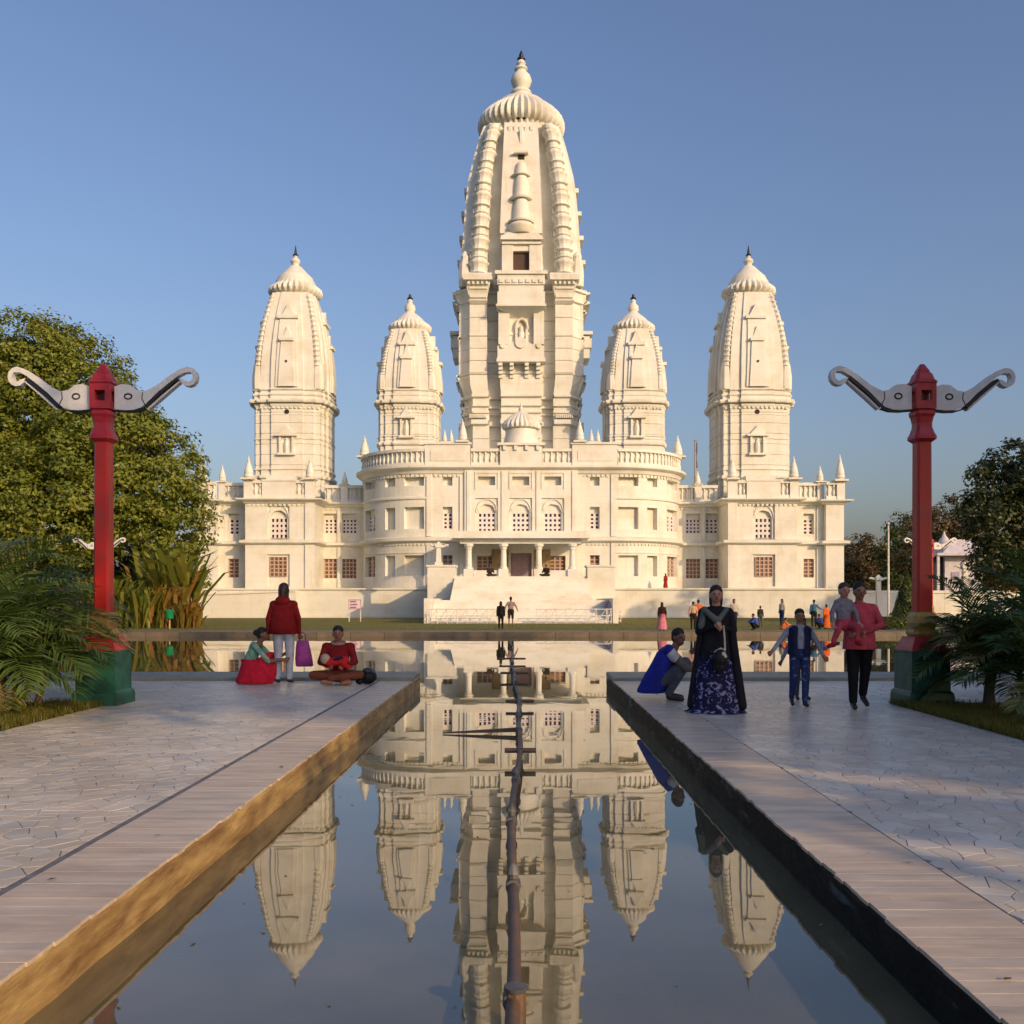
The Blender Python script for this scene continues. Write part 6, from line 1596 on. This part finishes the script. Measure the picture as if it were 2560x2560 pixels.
def pole(label, px, D, y0, y1, r0, m_, flag=False):
    x = wx(px, D); z0, z1 = max(GZ, wz(y1, D)), wz(y0, D)
    r = empty('pole', (x, D, z0)); tag(r, label, 'pole')
    m = MB(); m.tube([(x, D, z0), (x, D, (z0 + z1) / 2), (x, D, z1)], [r0, r0 * .85, r0 * .6], 8); m.build('shaft', m_, r)
    m = MB(); m.lathe(x, D, [(z1, r0 * .6), (z1 + .05, r0 * 1.3), (z1 + .15, r0 * .3)], 8); m.build('cap', m_, r)
    m = MB(); m.lathe(x, D, [(z0, r0 * 2.2), (z0 + .2, r0 * 2.2), (z0 + .26, r0)], 8); m.build('base', m_, r)
    if flag:
        m = MB(); n = 8; v = []
        for k in range(n + 1):
            z = z1 - .1 - k * .32; v += [(x + .02, D - .06, z), (x + .18 + .04 * math.sin(k), D - .08 + .05 * math.sin(k * 1.7), z - .05)]
        m.add(v, [(2 * k, 2 * k + 1, 2 * k + 3, 2 * k + 2) for k in range(n)]); m.build('flag', mat('drooping_flag', (.10, .09, .12), .8), r)
pole('flag pole with drooping dark flag behind the temple roof', 1738, 96, 1103, 1240, .13, mat('flag_pole_paint', (.35, .28, .27), .5), True)
pole('thin pale pole standing on the lawn near the toddler', 2221, 62, 1312, 1560, .085, M['white_metal'])

# low boundary wall and small pale shrine beyond the far end of the temple
bw = empty('boundary_wall', (36, 90, GZ)); tag(bw, 'low cream boundary wall running from the temple to the pale shrine', 'wall')
for k in range(7):
    x0 = 29.9 + k * 2.3; m = MB(); m.box(x0, x0 + 2.28, 88.6, 89.0, GZ - .1, 2.15); m.build('wall_panel', ST, bw)
    m = MB(); m.box(x0 - .02, x0 + 2.29, 88.5, 89.1, 2.153, 2.4); m.build('coping', ST, bw)
sr = empty('shrine', (wx(2395, 92), 92, GZ)); tag(sr, 'small pale lilac shrine with a domed spire among the trees', 'shrine')
SD = 92; X_ = lambda p: wx(p, SD); Z_ = lambda y: wz(y, SD); LW = M['lilac_wall']
m = MB(); m.box(X_(2362), X_(2455), SD, SD + 5, GZ, Z_(1385)); m.build('wall', LW, sr)
m = MB(); m.box(X_(2330), X_(2470), SD - 1.2, SD + 5.5, Z_(1390), Z_(1384)); m.build('eave', LW, sr)
m = MB(); m.loft([[(X_(2352), SD - .3, Z_(1384)), (X_(2462), SD - .3, Z_(1384)), (X_(2462), SD + 5, Z_(1384)), (X_(2352), SD + 5, Z_(1384))], [(X_(2375), SD + .4, Z_(1365)), (X_(2450), SD + .4, Z_(1365)), (X_(2450), SD + 4, Z_(1365)), (X_(2375), SD + 4, Z_(1365))], [(X_(2385), SD + 1, Z_(1347)), (X_(2440), SD + 1, Z_(1347)), (X_(2440), SD + 3, Z_(1347)), (X_(2385), SD + 3, Z_(1347))]]); m.build('roof', LW, sr)
m = MB(); m.lathe(X_(2374), SD + 1.2, [(Z_(1370), .62), (Z_(1355), .58), (Z_(1343), .35), (Z_(1338), .2), (Z_(1326), .03)], 12); m.build('spire', LW, sr, True)
m = MB(); m.box(X_(2338), X_(2361), SD + .3, SD + .4, GZ, Z_(1392)); m.build('doorway', M['dark'], sr)
m = MB(); m.box(X_(2378), X_(2398), SD - .06, SD - .003, Z_(1460), Z_(1430)); m.build('plaque', mat('grey_plaque', (.28, .27, .36), .5), sr)
m = MB(); m.box(X_(2332), X_(2338), SD - 1.0, SD - .8, GZ, Z_(1390)); m.build('column', LW, sr)
